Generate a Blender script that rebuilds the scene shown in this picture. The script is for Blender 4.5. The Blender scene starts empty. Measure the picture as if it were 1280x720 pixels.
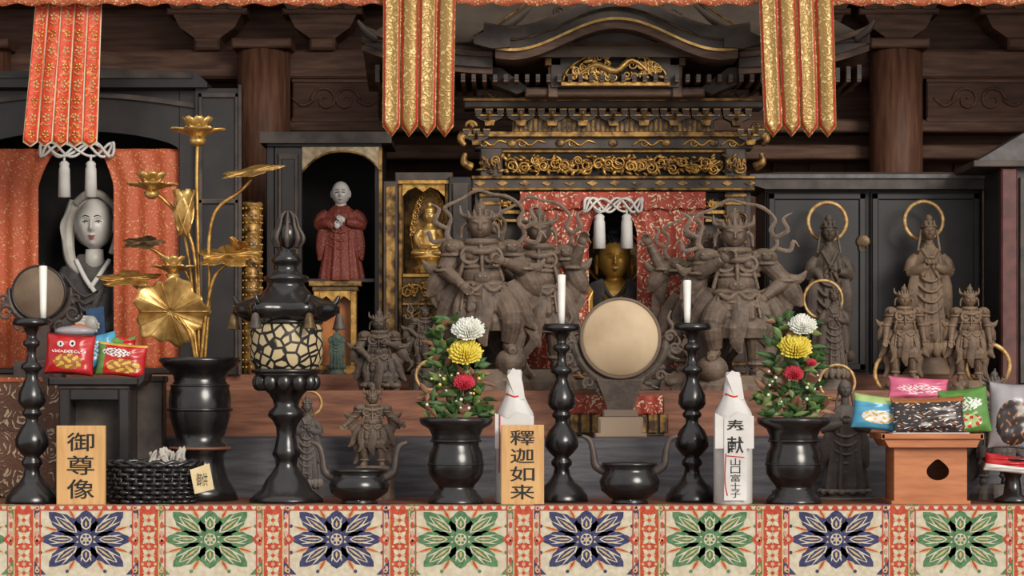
import bpy, bmesh, math, random
import numpy as np
from math import sin, cos, pi, radians, exp, sqrt

# ------------------------------------------------------------------ scale
D = 8.0            # camera distance to the altar's front edge (m)
U = 0.0025         # metres per measured unit at the altar's front edge
ZH = 1.38          # eye height
def S(y): return U*(D+y)/D
def PY(z, y): return 480 + (ZH-z)/S(y)
def ZZ(py, y): return ZH + (480-py)*S(y)
Z1 = 1.0
Z2 = ZZ(548, .6)
Z3 = ZZ(488, 1.0)
Z4 = ZZ(468, 1.4)

scene = bpy.context.scene
scene.view_settings.view_transform = 'Standard'
col = scene.collection

# ------------------------------------------------------------------ materials
def c3(r, g, b):
    f = lambda v: ((v/255+0.055)/1.055)**2.4 if v/255 > 0.04045 else v/255/12.92
    return (f(r), f(g), f(b), 1)
_m = {}
def M(name, c1, c2=None, rough=.5, metal=0, scale=25, bump=0.0, stretch=(1,1,1), dust=None, wear=None, lo=.35, hi=.65, spec=.5, bscale=None, dark=None):
    if name in _m: return _m[name]
    m = bpy.data.materials.new(name); m.use_nodes = True
    nt = m.node_tree; N = nt.nodes; L = nt.links
    p = N['Principled BSDF']
    p.inputs['Roughness'].default_value = rough
    p.inputs['Metallic'].default_value = metal
    p.inputs['Specular IOR Level'].default_value = spec
    tc = N.new('ShaderNodeTexCoord'); mp = N.new('ShaderNodeMapping')
    mp.inputs['Scale'].default_value = stretch
    L.new(tc.outputs['Object'], mp.inputs['Vector'])
    nz = N.new('ShaderNodeTexNoise'); nz.inputs['Scale'].default_value = scale; nz.inputs['Detail'].default_value = 5
    L.new(mp.outputs[0], nz.inputs['Vector'])
    rp = N.new('ShaderNodeValToRGB')
    rp.color_ramp.elements[0].position = lo; rp.color_ramp.elements[1].position = hi
    rp.color_ramp.elements[0].color = c3(*c1); rp.color_ramp.elements[1].color = c3(*(c2 or c1))
    L.new(nz.outputs['Fac'], rp.inputs[0])
    out = rp.outputs[0]
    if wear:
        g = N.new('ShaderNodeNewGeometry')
        for (p0,p1,cc,inv) in ((.505,.60,wear,False),(.38,.48,dark,True)):  # wear lightens raised edges; dark paints shade into the colour of carved recesses
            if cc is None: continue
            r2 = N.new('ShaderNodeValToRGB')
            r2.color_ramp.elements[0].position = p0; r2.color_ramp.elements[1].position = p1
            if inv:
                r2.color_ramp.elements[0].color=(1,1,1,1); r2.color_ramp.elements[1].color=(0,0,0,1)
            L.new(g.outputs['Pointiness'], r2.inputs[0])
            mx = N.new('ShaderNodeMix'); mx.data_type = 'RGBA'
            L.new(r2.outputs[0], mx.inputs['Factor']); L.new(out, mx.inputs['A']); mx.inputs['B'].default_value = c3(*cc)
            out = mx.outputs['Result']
    if dust:
        g = N.new('ShaderNodeNewGeometry'); sp = N.new('ShaderNodeSeparateXYZ'); L.new(g.outputs['Normal'], sp.inputs[0])
        mr = N.new('ShaderNodeMapRange'); mr.inputs['From Min'].default_value = .2; mr.inputs['From Max'].default_value = 1.0
        mr.inputs['To Max'].default_value = .6
        L.new(sp.outputs['Z'], mr.inputs['Value'])
        mx = N.new('ShaderNodeMix'); mx.data_type = 'RGBA'
        L.new(mr.outputs[0], mx.inputs['Factor']); L.new(out, mx.inputs['A']); mx.inputs['B'].default_value = c3(*dust)
        out = mx.outputs['Result']
    L.new(out, p.inputs['Base Color'])
    if bump:
        bp = N.new('ShaderNodeBump'); bp.inputs['Strength'].default_value = bump; bp.inputs['Distance'].default_value = .004
        n2 = N.new('ShaderNodeTexNoise'); n2.inputs['Scale'].default_value = bscale or scale*3; n2.inputs['Detail'].default_value = 4
        L.new(mp.outputs[0], n2.inputs['Vector']); L.new(n2.outputs['Fac'], bp.inputs['Height']); L.new(bp.outputs[0], p.inputs['Normal'])
    _m[name] = m
    return m
def brocade(name, ground, pat, scale, freq=18, thr=.1, rough=.6, metal=0, third=None):
    """woven scroll-flower pattern: concentric scrolls inside voronoi cells"""
    if name in _m: return _m[name]
    m = bpy.data.materials.new(name); m.use_nodes = True
    nt = m.node_tree; N = nt.nodes; L = nt.links
    p = N['Principled BSDF']; p.inputs['Roughness'].default_value = rough; p.inputs['Metallic'].default_value = metal
    tc = N.new('ShaderNodeTexCoord')
    nz = N.new('ShaderNodeTexNoise'); nz.inputs['Scale'].default_value = scale*1.3
    L.new(tc.outputs['Object'], nz.inputs['Vector'])
    ad = N.new('ShaderNodeMix'); ad.data_type = 'VECTOR'; ad.inputs['Factor'].default_value = .06
    L.new(tc.outputs['Object'], ad.inputs['A']); L.new(nz.outputs['Color'], ad.inputs['B'])
    v = N.new('ShaderNodeTexVoronoi'); v.inputs['Scale'].default_value = scale; v.inputs['Randomness'].default_value = .55
    L.new(ad.outputs['Result'], v.inputs['Vector'])
    mu = N.new('ShaderNodeMath'); mu.operation = 'MULTIPLY'; mu.inputs[1].default_value = freq; L.new(v.outputs['Distance'], mu.inputs[0])
    si = N.new('ShaderNodeMath'); si.operation = 'SINE'; L.new(mu.outputs[0], si.inputs[0])
    v2 = N.new('ShaderNodeTexVoronoi'); v2.inputs['Scale'].default_value = scale*3.7; L.new(tc.outputs['Object'], v2.inputs['Vector'])
    s2 = N.new('ShaderNodeMath'); s2.operation = 'MULTIPLY'; s2.inputs[1].default_value = 1.6; L.new(v2.outputs['Distance'], s2.inputs[0])
    sb = N.new('ShaderNodeMath'); sb.operation = 'SUBTRACT'; L.new(si.outputs[0], sb.inputs[0]); L.new(s2.outputs[0], sb.inputs[1])
    rp = N.new('ShaderNodeValToRGB'); rp.color_ramp.elements[0].position = max(0,thr-.06); rp.color_ramp.elements[1].position = thr+.06
    rp.color_ramp.elements[0].color = c3(*ground); rp.color_ramp.elements[1].color = c3(*pat)
    L.new(sb.outputs[0], rp.inputs[0])
    L.new(rp.outputs[0], p.inputs['Base Color'])
    bp = N.new('ShaderNodeBump'); bp.inputs['Strength'].default_value = .25; bp.inputs['Distance'].default_value = .002
    L.new(sb.outputs[0], bp.inputs['Height']); L.new(bp.outputs[0], p.inputs['Normal'])
    _m[name] = m
    return m

wood_wall = M('old_wood_wall', (84,56,45), (116,82,66), rough=.7, scale=5, stretch=(1,1,10), bump=.3)
wood_beam = M('old_wood_beam', (90,62,50), (132,96,77), rough=.65, scale=5, stretch=(1.2,1,11), bump=.3)
wood_post = M('old_wood_post', (94,60,46), (136,94,72), rough=.6, scale=8, stretch=(7,7,.7), bump=.25)
wood_eave = M('shrine_eave_wood', (72,51,41), (110,84,67), rough=.6, scale=12, stretch=(1,1,5), bump=.2)
wood_red = M('red_brown_wood', (104,62,45), (142,92,66), rough=.5, scale=7, stretch=(1,1,8), bump=.2)
wood_grey = M('grey_shelf_wood', (68,67,74), (98,95,100), rough=.65, scale=8, stretch=(1,1,8), bump=.2)
lacq = M('black_lacquer', (28,25,26), (44,39,39), rough=.36, scale=9, dust=(78,72,70))
lacq_old = M('worn_black_lacquer', (46,38,35), (80,68,61), rough=.5, scale=14, dust=(130,118,106), bump=.15)
lacq_gloss = M('gloss_black_bronze', (15,14,15), (28,26,27), rough=.24, scale=30, metal=.0, dust=(62,59,58), spec=.7)
black_cloth = M('interior_dark', (16,13,13), (26,21,20), rough=.8)
gold = M('gold_leaf', (150,108,50), (212,168,92), rough=.36, metal=.6, scale=40, bump=.2)
gold_br = M('bright_gold', (172,132,68), (220,182,114), rough=.36, metal=.6, scale=30, bump=.15)
gold_dull = M('tarnished_gold', (70,49,28), (178,136,72), rough=.45, metal=.4, scale=28, bump=.3, lo=.38, hi=.62)
gold_dark = M('dark_bronze_leaf', (66,52,34), (120,96,62), rough=.45, metal=.5, scale=30, bump=.3)
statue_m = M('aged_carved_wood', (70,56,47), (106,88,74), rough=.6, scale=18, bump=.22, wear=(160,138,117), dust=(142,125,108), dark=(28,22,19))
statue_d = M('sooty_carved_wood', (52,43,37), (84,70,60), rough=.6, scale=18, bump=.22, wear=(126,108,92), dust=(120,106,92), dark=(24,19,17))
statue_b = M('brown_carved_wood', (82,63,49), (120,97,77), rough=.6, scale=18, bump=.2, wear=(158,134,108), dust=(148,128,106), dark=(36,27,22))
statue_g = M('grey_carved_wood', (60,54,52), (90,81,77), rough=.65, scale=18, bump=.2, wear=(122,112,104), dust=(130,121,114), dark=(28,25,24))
ringgold = M('halo_gilt', (158,118,68), (212,178,122), rough=.45, metal=.3, scale=60)
white_face = M('white_gofun_face', (182,179,174), (200,196,190), rough=.4, scale=10)
white_cloth = M('white_cloth', (196,193,188), (222,220,216), rough=.8, scale=12, bump=.2)
hood_m = M('silk_hood', (158,152,143), (188,182,173), rough=.7, scale=12, bump=.2)
ink = M('black_ink', (12,12,14), rough=.6)
robe_dark = M('dark_robe', (50,47,48), (80,75,74), rough=.7, scale=18, dust=(104,99,96))
robe_blue = M('blue_robe', (44,74,112), (60,92,130), rough=.7)
robe_red = brocade('red_patterned_robe', (112,46,36), (160,112,76), 36, 16, .4)
lip = M('lip_red', (158,70,62), rough=.5)
black_hair = M('black_hair', (18,18,22), (34,36,44), rough=.5)
gold_skin = M('gilt_skin', (186,134,54), (220,172,86), rough=.32, metal=.4, scale=12)
curt_or = brocade('orange_brocade', (180,84,48), (206,146,98), 26, 20, .22)
curt_red = brocade('red_white_brocade', (162,62,44), (218,194,162), 21, 22, .06)
ban_or = brocade('orange_banner_silk', (208,66,24), (228,148,72), 20, 16, .25, rough=.5)
ban_gold = brocade('gold_banner_brocade', (160,126,68), (216,190,130), 24, 20, .1, rough=.4, metal=.25)
ban_wht = M('banner_braid', (220,200,168), (232,218,190), rough=.6)
ban_red = M('banner_red_edge', (170,30,22), (190,42,30), rough=.6)
valance_m = brocade('valance_brocade', (172,84,48), (208,186,136), 30, 18, .15)
medal = brocade('medallion_brocade', (98,62,44), (186,168,138), 13, 34, .05)
cream = M('cloth_cream', (188,177,154), (206,197,176), rough=.85, scale=60)
navy = M('cloth_navy', (44,46,82), (64,66,104), rough=.85, scale=90)
green = M('cloth_green', (64,104,70), (92,132,92), rough=.85, scale=90)
orange = M('cloth_orange', (168,60,38), (190,80,54), rough=.85, scale=90)
clgold = M('cloth_gold_thread', (180,152,100), (200,174,124), rough=.65, scale=90)
pink = M('cloth_pink', (190,142,120), (202,156,136), rough=.85, scale=90)
drumskin = M('drum_skin', (172,146,114), (206,182,150), rough=.6, scale=7, lo=.3, hi=.7)
drumskin_d = M('old_drum_skin', (96,78,62), (128,108,88), rough=.6, scale=9)
sign_w = M('pale_sign_wood', (194,148,92), (212,168,112), rough=.55, scale=7, stretch=(9,9,1))
sanbo_w = M('offering_stand_wood', (164,96,56), (190,120,74), rough=.45, scale=7, stretch=(1,1,7))
paper = M('wrapping_paper', (198,195,192), (218,215,212), rough=.6, scale=9, bump=.2)
redink = M('red_ink', (190,44,40), rough=.6)
wax = M('candle_wax', (222,220,214), (234,232,226), rough=.4)
leafg = M('leaf_green', (34,62,30), (70,104,48), rough=.5, scale=30)
leafg2 = M('leaf_light_green', (88,116,60), (136,150,92), rough=.5, scale=30)
leafr = M('leaf_reddish', (104,66,48), (138,96,66), rough=.5, scale=30)
f_white = M('petal_white', (216,218,206), (236,236,228), rough=.6)
f_yel = M('petal_yellow', (214,192,56), (234,216,96), rough=.6)
f_red = M('petal_red', (166,24,50), (204,54,76), rough=.6)
def lattice_mat():
    m = bpy.data.materials.new('openwork_lattice'); m.use_nodes = True
    N = m.node_tree.nodes; L = m.node_tree.links; p = N['Principled BSDF']
    tc = N.new('ShaderNodeTexCoord'); v = N.new('ShaderNodeTexVoronoi'); v.feature = 'DISTANCE_TO_EDGE'
    v.inputs['Scale'].default_value = 30; L.new(tc.outputs['Object'], v.inputs['Vector'])
    r = N.new('ShaderNodeValToRGB'); r.color_ramp.elements[0].position = .09; r.color_ramp.elements[1].position = .13
    r.color_ramp.elements[0].color = c3(20,19,18); r.color_ramp.elements[1].color = c3(190,172,134)
    L.new(v.outputs['Distance'], r.inputs[0]); L.new(r.outputs[0], p.inputs['Base Color']); p.inputs['Roughness'].default_value = .5
    bp = N.new('ShaderNodeBump'); bp.invert = True; bp.inputs['Distance'].default_value = .004; L.new(r.outputs[0], bp.inputs['Height']); L.new(bp.outputs[0], p.inputs['Normal'])
    return m
lattice = lattice_mat()

# ------------------------------------------------------------------ builder
def catmull(P, sub):
    P = [np.array(p, float) for p in P]
    if len(P) < 3 or sub <= 1: return P
    out = []; n = len(P)
    for i in range(n-1):
        p0 = P[max(i-1,0)]; p1 = P[i]; p2 = P[i+1]; p3 = P[min(i+2,n-1)]
        for k in range(sub):
            t = k/sub
            out.append(.5*((2*p1)+(-p0+p2)*t+(2*p0-5*p1+4*p2-p3)*t*t+(-p0+3*p1-3*p2+p3)*t**3))
    out.append(P[-1]); return out

class B:
    def __init__(s, cx=0, by=0, y=0):
        s.cx, s.by, s.y = cx, by, y; s.V=[]; s.F=[]; s.M=[]; s.SM=[]; s.mats=[]; s.n=0; s.tf=None
    def mi(s, m):
        if m not in s.mats: s.mats.append(m)
        return s.mats.index(m)
    def add(s, V, F, m, smooth=True):
        V = np.array(V, float).reshape(-1,3)
        if s.tf:
            ox, oy, k = s.tf[:3]; kx = s.tf[3] if len(s.tf)>3 else 1
            V = np.stack([ox+V[:,0]*k*kx, oy-V[:,1]*k, V[:,2]*k], 1)
        s.V.append(V); o = s.n; s.n += len(V)
        s.F += [tuple(i+o for i in f) for f in F]
        k = s.mi(m); s.M += [k]*len(F); s.SM += [smooth]*len(F)
    def lathe(s, prof, m, cx=None, cw=0, seg=32, kw=1.0, fold=None, smooth=True):
        cx = (s.cx if not s.tf else 0) if cx is None else cx
        V=[]; n=len(prof)
        for i,(py,r) in enumerate(prof):
            for j in range(seg):
                a=2*pi*j/seg; rr=max(r,.01)*(fold(a,i/(n-1)) if fold else 1)
                V.append((cx+rr*cos(a), py, cw+rr*sin(a)*kw))
        F=[(i*seg+j, i*seg+(j+1)%seg, (i+1)*seg+(j+1)%seg, (i+1)*seg+j) for i in range(n-1) for j in range(seg)]
        F.append(tuple(range(seg))); F.append(tuple(range((n-1)*seg,n*seg)))
        s.add(V,F,m,smooth)
    def lathew(s, prof, m, cx, cy, seg=40, smooth=True, ry=1.0):
        V=[]; n=len(prof)
        for (w,r) in prof:
            for j in range(seg):
                a=2*pi*j/seg; V.append((cx+r*cos(a), cy+r*sin(a)*ry, w))
        F=[(i*seg+j, i*seg+(j+1)%seg, (i+1)*seg+(j+1)%seg, (i+1)*seg+j) for i in range(n-1) for j in range(seg)]
        F.append(tuple(range(seg))); F.append(tuple(range((n-1)*seg,n*seg)))
        s.add(V,F,m,smooth)
    def box(s, x0,x1,y0,y1,w0,w1,m, c=0):
        c=min(c,abs(x1-x0)/3,abs(y1-y0)/3)
        if c<=0:
            V=[(x,y,w) for w in (w0,w1) for (x,y) in ((x0,y0),(x1,y0),(x1,y1),(x0,y1))]
            s.add(V,[(0,1,2,3),(7,6,5,4),(0,4,5,1),(1,5,6,2),(2,6,7,3),(3,7,4,0)],m,False); return
        poly=lambda e:[(x0+e,y0),(x1-e,y0),(x1,y0+e),(x1,y1-e),(x1-e,y1),(x0+e,y1),(x0,y1-e),(x0,y0+e)]
        inn=[(x0+c,y0+c),(x1-c,y0+c),(x1-c,y0+c),(x1-c,y1-c),(x1-c,y1-c),(x0+c,y1-c),(x0+c,y1-c),(x0+c,y0+c)]
        rings=[[(a,b,w0) for a,b in inn],[(a,b,w0+c) for a,b in poly(c*.5)],[(a,b,w1) for a,b in poly(c*.5)]]
        V=sum(rings,[]); F=[]
        for i in range(2):
            for j in range(8):
                F.append((i*8+j,i*8+(j+1)%8,(i+1)*8+(j+1)%8,(i+1)*8+j))
        F.append((0,1,3,5)); F.append(tuple(range(16,24)))
        s.add(V,F,m,False)
    def prism(s, poly, w0, w1, m, smooth=False):
        n=len(poly); V=[(x,y,w0) for x,y in poly]+[(x,y,w1) for x,y in poly]
        F=[(i,(i+1)%n,n+(i+1)%n,n+i) for i in range(n)]+[tuple(range(n)),tuple(range(n,2*n))]
        s.add(V,F,m,smooth)
    def band(s, xs, yt, yb, w0, w1, m, wf=None):
        V=[];F=[];n=len(xs)
        for i,x in enumerate(xs):
            dw=wf(x) if wf else 0
            V+=[(x,yt(x),w0+dw),(x,yb(x),w0+dw),(x,yb(x),w1),(x,yt(x),w1)]
        for i in range(n-1):
            for k in range(4):
                F.append((i*4+k,i*4+(k+1)%4,(i+1)*4+(k+1)%4,(i+1)*4+k))
        F+=[(0,1,2,3),tuple(4*(n-1)+k for k in range(4))]
        s.add(V,F,m,False)
    def tube(s, pts, r, m, seg=8, sub=4, closed=False, flat=1.0):
        n0=len(pts)
        if not hasattr(r,'__len__'): r=[r]*n0
        Q=[tuple(p)+(0,)*(3-len(p))+(rr,) for p,rr in zip(pts,r)]
        if closed: Q=Q+[Q[0]]
        Q=catmull(Q,sub); P=[q[:3] for q in Q]; R=[max(q[3],.02) for q in Q]
        if closed: P=P[:-1];R=R[:-1]
        n=len(P); V=[]; nrm=None
        for i in range(n):
            if closed: t=P[(i+1)%n]-P[i-1]
            else: t=P[min(i+1,n-1)]-P[max(i-1,0)]
            t=t/(np.linalg.norm(t)+1e-9)
            if nrm is None:
                a=np.array([0,0,1.]) if abs(t[2])<.9 else np.array([1.,0,0]); nrm=a-t*np.dot(a,t)
            else: nrm=nrm-t*np.dot(nrm,t)
            nrm=nrm/(np.linalg.norm(nrm)+1e-9); bi=np.cross(t,nrm)
            for j in range(seg):
                a=2*pi*j/seg; V.append(P[i]+R[i]*(cos(a)*nrm*flat+sin(a)*bi))
        rg=n if closed else n-1
        F=[(i*seg+j,i*seg+(j+1)%seg,((i+1)%n)*seg+(j+1)%seg,((i+1)%n)*seg+j) for i in range(rg) for j in range(seg)]
        if not closed: F+=[tuple(range(seg)),tuple(range((n-1)*seg,n*seg))]
        s.add(V,F,m)
    def ell(s, c, r, m, rot=0, n=12):
        V=[];F=[]; nu=n; nv=n*2
        if not hasattr(r,'__len__'): r=(r,r,r)
        cr,sr=cos(rot),sin(rot)
        for i in range(nu+1):
            a=pi*i/nu
            for j in range(nv):
                b=2*pi*j/nv; x=r[0]*sin(a)*cos(b); y=r[1]*cos(a); w=r[2]*sin(a)*sin(b)
                V.append((c[0]+x*cr-y*sr,c[1]+x*sr+y*cr,(c[2] if len(c)>2 else 0)+w))
        F=[(i*nv+j,i*nv+(j+1)%nv,(i+1)*nv+(j+1)%nv,(i+1)*nv+j) for i in range(nu) for j in range(nv)]
        s.add(V,F,m)
    def torus(s, c, R, r, m, seg=48, axis='w', ry=1.0, flat=1.0):
        P=[]
        for i in range(seg):
            a=2*pi*i/seg
            P.append((c[0]+R*cos(a),c[1]+R*ry*sin(a),c[2]) if axis=='w' else (c[0]+R*cos(a),c[1],c[2]+R*ry*sin(a)))
        s.tube(P,r,m,seg=8,sub=1,closed=True,flat=flat)
    def surf(s, f, nu, nv, m, th=0, smooth=True):
        V=[f(i/nu,j/nv) for i in range(nu+1) for j in range(nv+1)]
        q=nv+1
        F=[(i*q+j,(i+1)*q+j,(i+1)*q+j+1,i*q+j+1) for i in range(nu) for j in range(nv)]
        if th:
            o=len(V); V=V+[(v[0],v[1],v[2]+th) for v in V]
            F=F+[tuple(o+k for k in reversed(g)) for g in F]
            bd=[i*q for i in range(nu+1)]+[nu*q+j for j in range(1,nv+1)]+[i*q+nv for i in range(nu-1,-1,-1)]+[j for j in range(nv-1,0,-1)]
            F+=[(bd[k],bd[(k+1)%len(bd)],bd[(k+1)%len(bd)]+o,bd[k]+o) for k in range(len(bd))]
        s.add(V,F,m,smooth)
    def spiral(s, c, R, turns, a0, d, r, m, tail=None):
        P=[]
        n=int(10*turns)+2
        for i in range(n):
            t=i/(n-1); a=a0+d*2*pi*turns*t; rr=R*(1-.85*t)
            P.append((c[0]+rr*cos(a),c[1]+rr*sin(a),c[2]))
        rad=[r*(1-.4*i/(n-1)) for i in range(n)]
        s.tube(P,rad,m,seg=6,sub=2)
    def head(s, c, r, m, n=40, jaw=.22):
        V=[];nu=n;nv=n*2
        up=1 if s.tf else -1
        for i in range(nu+1):
            a=pi*i/nu
            for j in range(nv):
                b=2*pi*j/nv; x,z,w=sin(a)*cos(b),cos(a),-sin(a)*sin(b)   # w<0 is front
                p=headpt(x,z,w,jaw)
                V.append((c[0]+p[0]*r[0],c[1]+up*p[1]*r[1],c[2]+p[2]*r[2]))
        F=[(i*nv+j,i*nv+(j+1)%nv,(i+1)*nv+(j+1)%nv,(i+1)*nv+j) for i in range(nu) for j in range(nv)]
        s.add(V,F,m)
        for sg in (-1,1):   # ears
            s.ell((c[0]+sg*r[0]*.98,c[1]-up*r[1]*.05,c[2]+r[2]*.05),(r[0]*.13,r[1]*.3,r[2]*.2),m,n=8)
    def finish(s, name, parent=None, weld=False):
        k=S(s.y); V=np.concatenate(s.V)
        W=np.stack([(V[:,0]-s.cx)*k, V[:,2]*k, (s.by-V[:,1])*k],1)
        me=bpy.data.meshes.new(name); me.from_pydata(W.tolist(),[],s.F)
        for m in s.mats: me.materials.append(m)
        me.polygons.foreach_set('material_index',s.M); me.polygons.foreach_set('use_smooth',s.SM)
        bm=bmesh.new(); bm.from_mesh(me)
        bmesh.ops.remove_doubles(bm,verts=bm.verts,dist=1e-6)
        bmesh.ops.recalc_face_normals(bm,faces=bm.faces); bm.to_mesh(me); bm.free()
        me.update()
        o=bpy.data.objects.new(name,me); col.objects.link(o)
        o.location=((s.cx-640)*k, s.y, ZZ(s.by,s.y))
        return o

def headpt(a,b,w,jaw=.22):
    front=max(0,min(1,(-w-.1)/.4)); g=lambda x,s_: exp(-(x/s_)**2)
    A=abs(a)
    d=.22*g(a,.11)*g(b+.20,.11)+.15*g(a,.09)*g(b-.02,.2)
    d+=.06*g(A-.13,.05)*g(b+.24,.06)
    d-=.15*g(A-.36,.17)*g(b-.08,.09)
    d+=.095*g(A-.37,.11)*g(b-.05,.05)
    d+=.06*g(A-.34,.2)*g(b-.26,.05)
    d+=.10*g(a,.17)*g(b+.47,.04)+.10*g(a,.13)*g(b+.57,.04)-.05*g(a,.2)*g(b+.52,.02)
    d+=.08*g(a,.2)*g(b+.80,.12)+.04*g(A-.5,.18)*g(b+.25,.2)
    tj=max(0,-b); x=a*(1-jaw*tj*tj)
    return (x, b, w-d*front)

def sculpt(b, T, mats_one, voxel=.9, smooth=1, disp=.0, dscale=6):
    V=np.concatenate(T.V)
    me=bpy.data.meshes.new('t'); me.from_pydata(V.tolist(),[],T.F)
    bm=bmesh.new(); bm.from_mesh(me); bmesh.ops.remove_doubles(bm,verts=bm.verts,dist=1e-5)
    bmesh.ops.recalc_face_normals(bm,faces=bm.faces); bm.to_mesh(me); bm.free()
    o=bpy.data.objects.new('t',me); col.objects.link(o)
    r=o.modifiers.new('r','REMESH'); r.mode='VOXEL'; r.voxel_size=voxel; r.use_smooth_shade=True
    if smooth:
        q=o.modifiers.new('s','SMOOTH'); q.iterations=smooth; q.factor=.5
    if disp:
        tx=bpy.data.textures.new('n','CLOUDS'); tx.noise_scale=dscale; tx.noise_depth=1
        d=o.modifiers.new('d','DISPLACE'); d.texture=tx; d.strength=disp; d.mid_level=.5; d.texture_coords='LOCAL'
    dg=bpy.context.evaluated_depsgraph_get(); e=o.evaluated_get(dg); em=e.to_mesh()
    n=len(em.vertices); co=np.empty(n*3); em.vertices.foreach_get('co',co)
    F=[tuple(p.vertices) for p in em.polygons]
    e.to_mesh_clear(); bpy.data.objects.remove(o); bpy.data.meshes.remove(me)
    tf=b.tf; b.tf=None
    if n: b.add(co.reshape(-1,3),F,mats_one,True)
    b.tf=tf

def glyph(b, ch, x0,x1,y0,y1,w,m, bold=.012):
    cu=bpy.data.curves.new('g','FONT'); cu.body=ch; cu.offset=bold; cu.resolution_u=3
    o=bpy.data.objects.new('g',cu); col.objects.link(o)
    bpy.context.view_layer.update()
    dg=bpy.context.evaluated_depsgraph_get(); e=o.evaluated_get(dg); em=e.to_mesh()
    n=len(em.vertices)
    if n:
        co=np.empty(n*3); em.vertices.foreach_get('co',co); co=co.reshape(-1,3)
        mn=co.min(0); mx=co.max(0); d=np.maximum(mx-mn,1e-6)
        X=x0+(co[:,0]-mn[0])/d[0]*(x1-x0); Y=y1-(co[:,1]-mn[1])/d[1]*(y1-y0)
        b.add(np.stack([X,Y,np.full(n,w)],1),[tuple(p.vertices) for p in em.polygons],m,False)
    else: print('NO GLYPH',ch)
    e.to_mesh_clear(); bpy.data.objects.remove(o)

def carving(b,x0,x1,y0,y1,w,m,n,seed=1,r=1.6):
    q=random.Random(seed); H=y1-y0
    for i in range(n):
        cx=x0+(x1-x0)*(i+.5)/n+q.uniform(-2,2); Rr=H*q.uniform(.18,.34)
        cy=(y0+y1)/2+q.uniform(-1,1)*(H/2-Rr-r)
        b.spiral((cx,cy,w-q.uniform(0,3)),Rr,q.uniform(1.2,1.9),q.uniform(0,6.28),q.choice((-1,1)),r,m)
        for k in range(4):
            xx=cx+q.uniform(-9,9); yy=q.uniform(y0+3,y1-3)
            b.ell((xx,yy,w-q.uniform(0,2)),(q.uniform(3,5.5),q.uniform(1.3,2.4),2.4),m,rot=q.uniform(-1.2,1.2),n=6)
    P=[(x0+(x1-x0)*t/16,(y0+y1)/2+H*.25*sin(t*1.4+seed),w) for t in range(17)]
    b.tube(P,r*.9,m,seg=6,sub=3)

def plainbox(name,x0,x1,y0,y1,z0,z1,m,bev=.004):
    me=bpy.data.meshes.new(name); bm=bmesh.new()
    bmesh.ops.create_cube(bm,size=1)
    for v in bm.verts:
        v.co.x=(v.co.x)*(x1-x0); v.co.y=v.co.y*(y1-y0); v.co.z=v.co.z*(z1-z0)
    if bev: bmesh.ops.bevel(bm,geom=bm.edges[:],offset=bev,segments=2,affect='EDGES')
    bm.to_mesh(me); bm.free(); me.materials.append(m)
    o=bpy.data.objects.new(name,me); col.objects.link(o); o.location=((x0+x1)/2,(y0+y1)/2,(z0+z1)/2); return o

# ------------------------------------------------------------------ room
floor_m = M('floor_boards', (96,78,62), (124,102,82), rough=.6, scale=5, stretch=(8,1,1))
ceil_m = M('ceiling_boards', (64,50,43), (88,70,60), rough=.8, scale=5, stretch=(1,8,1))
plainbox('floor',-6,6,-11,3,-.1,0,floor_m,0)
plainbox('wall_back',-3,3,2.75,2.85,0,3.4,wood_wall,0)
plainbox('wall_left',-3.1,-3,.2,2.85,0,3.4,wood_wall,0)
plainbox('wall_right',3,3.1,.2,2.85,0,3.4,wood_wall,0)
plainbox('ceiling',-3.1,3.1,.2,2.85,3.4,3.5,ceil_m,0)

WY=2.6
b=B(640,300,WY)
b.box(-200,1480,64,100,-18,40,wood_beam,3)
b.box(-200,1480,-30,6,-22,40,wood_beam,3)
b.box(-200,1480,150,166,-10,40,wood_beam,2)
b.box(-200,1480,182,200,-14,40,wood_beam,2)
for x in range(-180,1480,46):
    b.box(x,x+2,200,430,36,42,wood_wall)
for cx in (405,262,1120,1270,1010):
    b.prism([(cx-42,6),(cx+42,6),(cx+42,22),(cx+34,38),(cx+14,52),(cx-14,52),(cx-34,38),(cx-42,22)],-26,30,wood_beam)
    b.box(cx-50,cx+50,14,22,-30,30,wood_beam,2); b.box(cx-16,cx+16,50,66,-30,30,wood_beam,3)
    for dx in (-36,0,36): b.prism([(cx+dx-12,-2),(cx+dx+12,-2),(cx+dx+12,8),(cx+dx+7,16),(cx+dx-7,16),(cx+dx-12,8)],-34,30,wood_beam)
b.finish('trim_1_wall_beams')
for i,cx in enumerate((330,1120,-20,1400)):
    b=B(cx,480,WY-.12); b.lathe([(62,33),(190,33),(800,34)],wood_post,seg=40); b.box(cx-37,cx+37,52,64,-37,37,wood_beam,2)
    b.by=880
    b.finish('wooden_pillar')
for x0,x1 in ((365,474),(1158,1290),(30,250)):
    b=B((x0+x1)/2,150,WY-.03)
    b.box(x0,x1,100,150,0,12,wood_wall,2)
    b.box(x0,x1,98,103,-3,2,wood_beam); b.box(x0,x1,147,152,-3,2,wood_beam)
    for sg,xc in ((1,x0+(x1-x0)*.38),(-1,x0+(x1-x0)*.62)):
        b.spiral((xc,125,-1),17,1.4,0 if sg<0 else pi,sg,2.4,wood_beam)
        b.tube([(xc+sg*-14,125,-1),(xc-sg*28,132,-1),(xc-sg*42,122,-1)],[2.4,2.2,.8],wood_beam)
    b.finish('carved_wall_panel')

# ------------------------------------------------------------------ altar tiers
plainbox('altar_table',-2.0,2.0,.012,.6,0,Z1,wood_red)
plainbox('altar_tier_lower',-2.0,2.0,.602,1.0,0,Z2,wood_grey)
plainbox('altar_tier_middle',-2.05,2.05,1.002,1.4,0,Z3,wood_red)
plainbox('altar_tier_upper',-2.1,2.1,1.402,2.3,0,Z4,wood_red)

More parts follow.
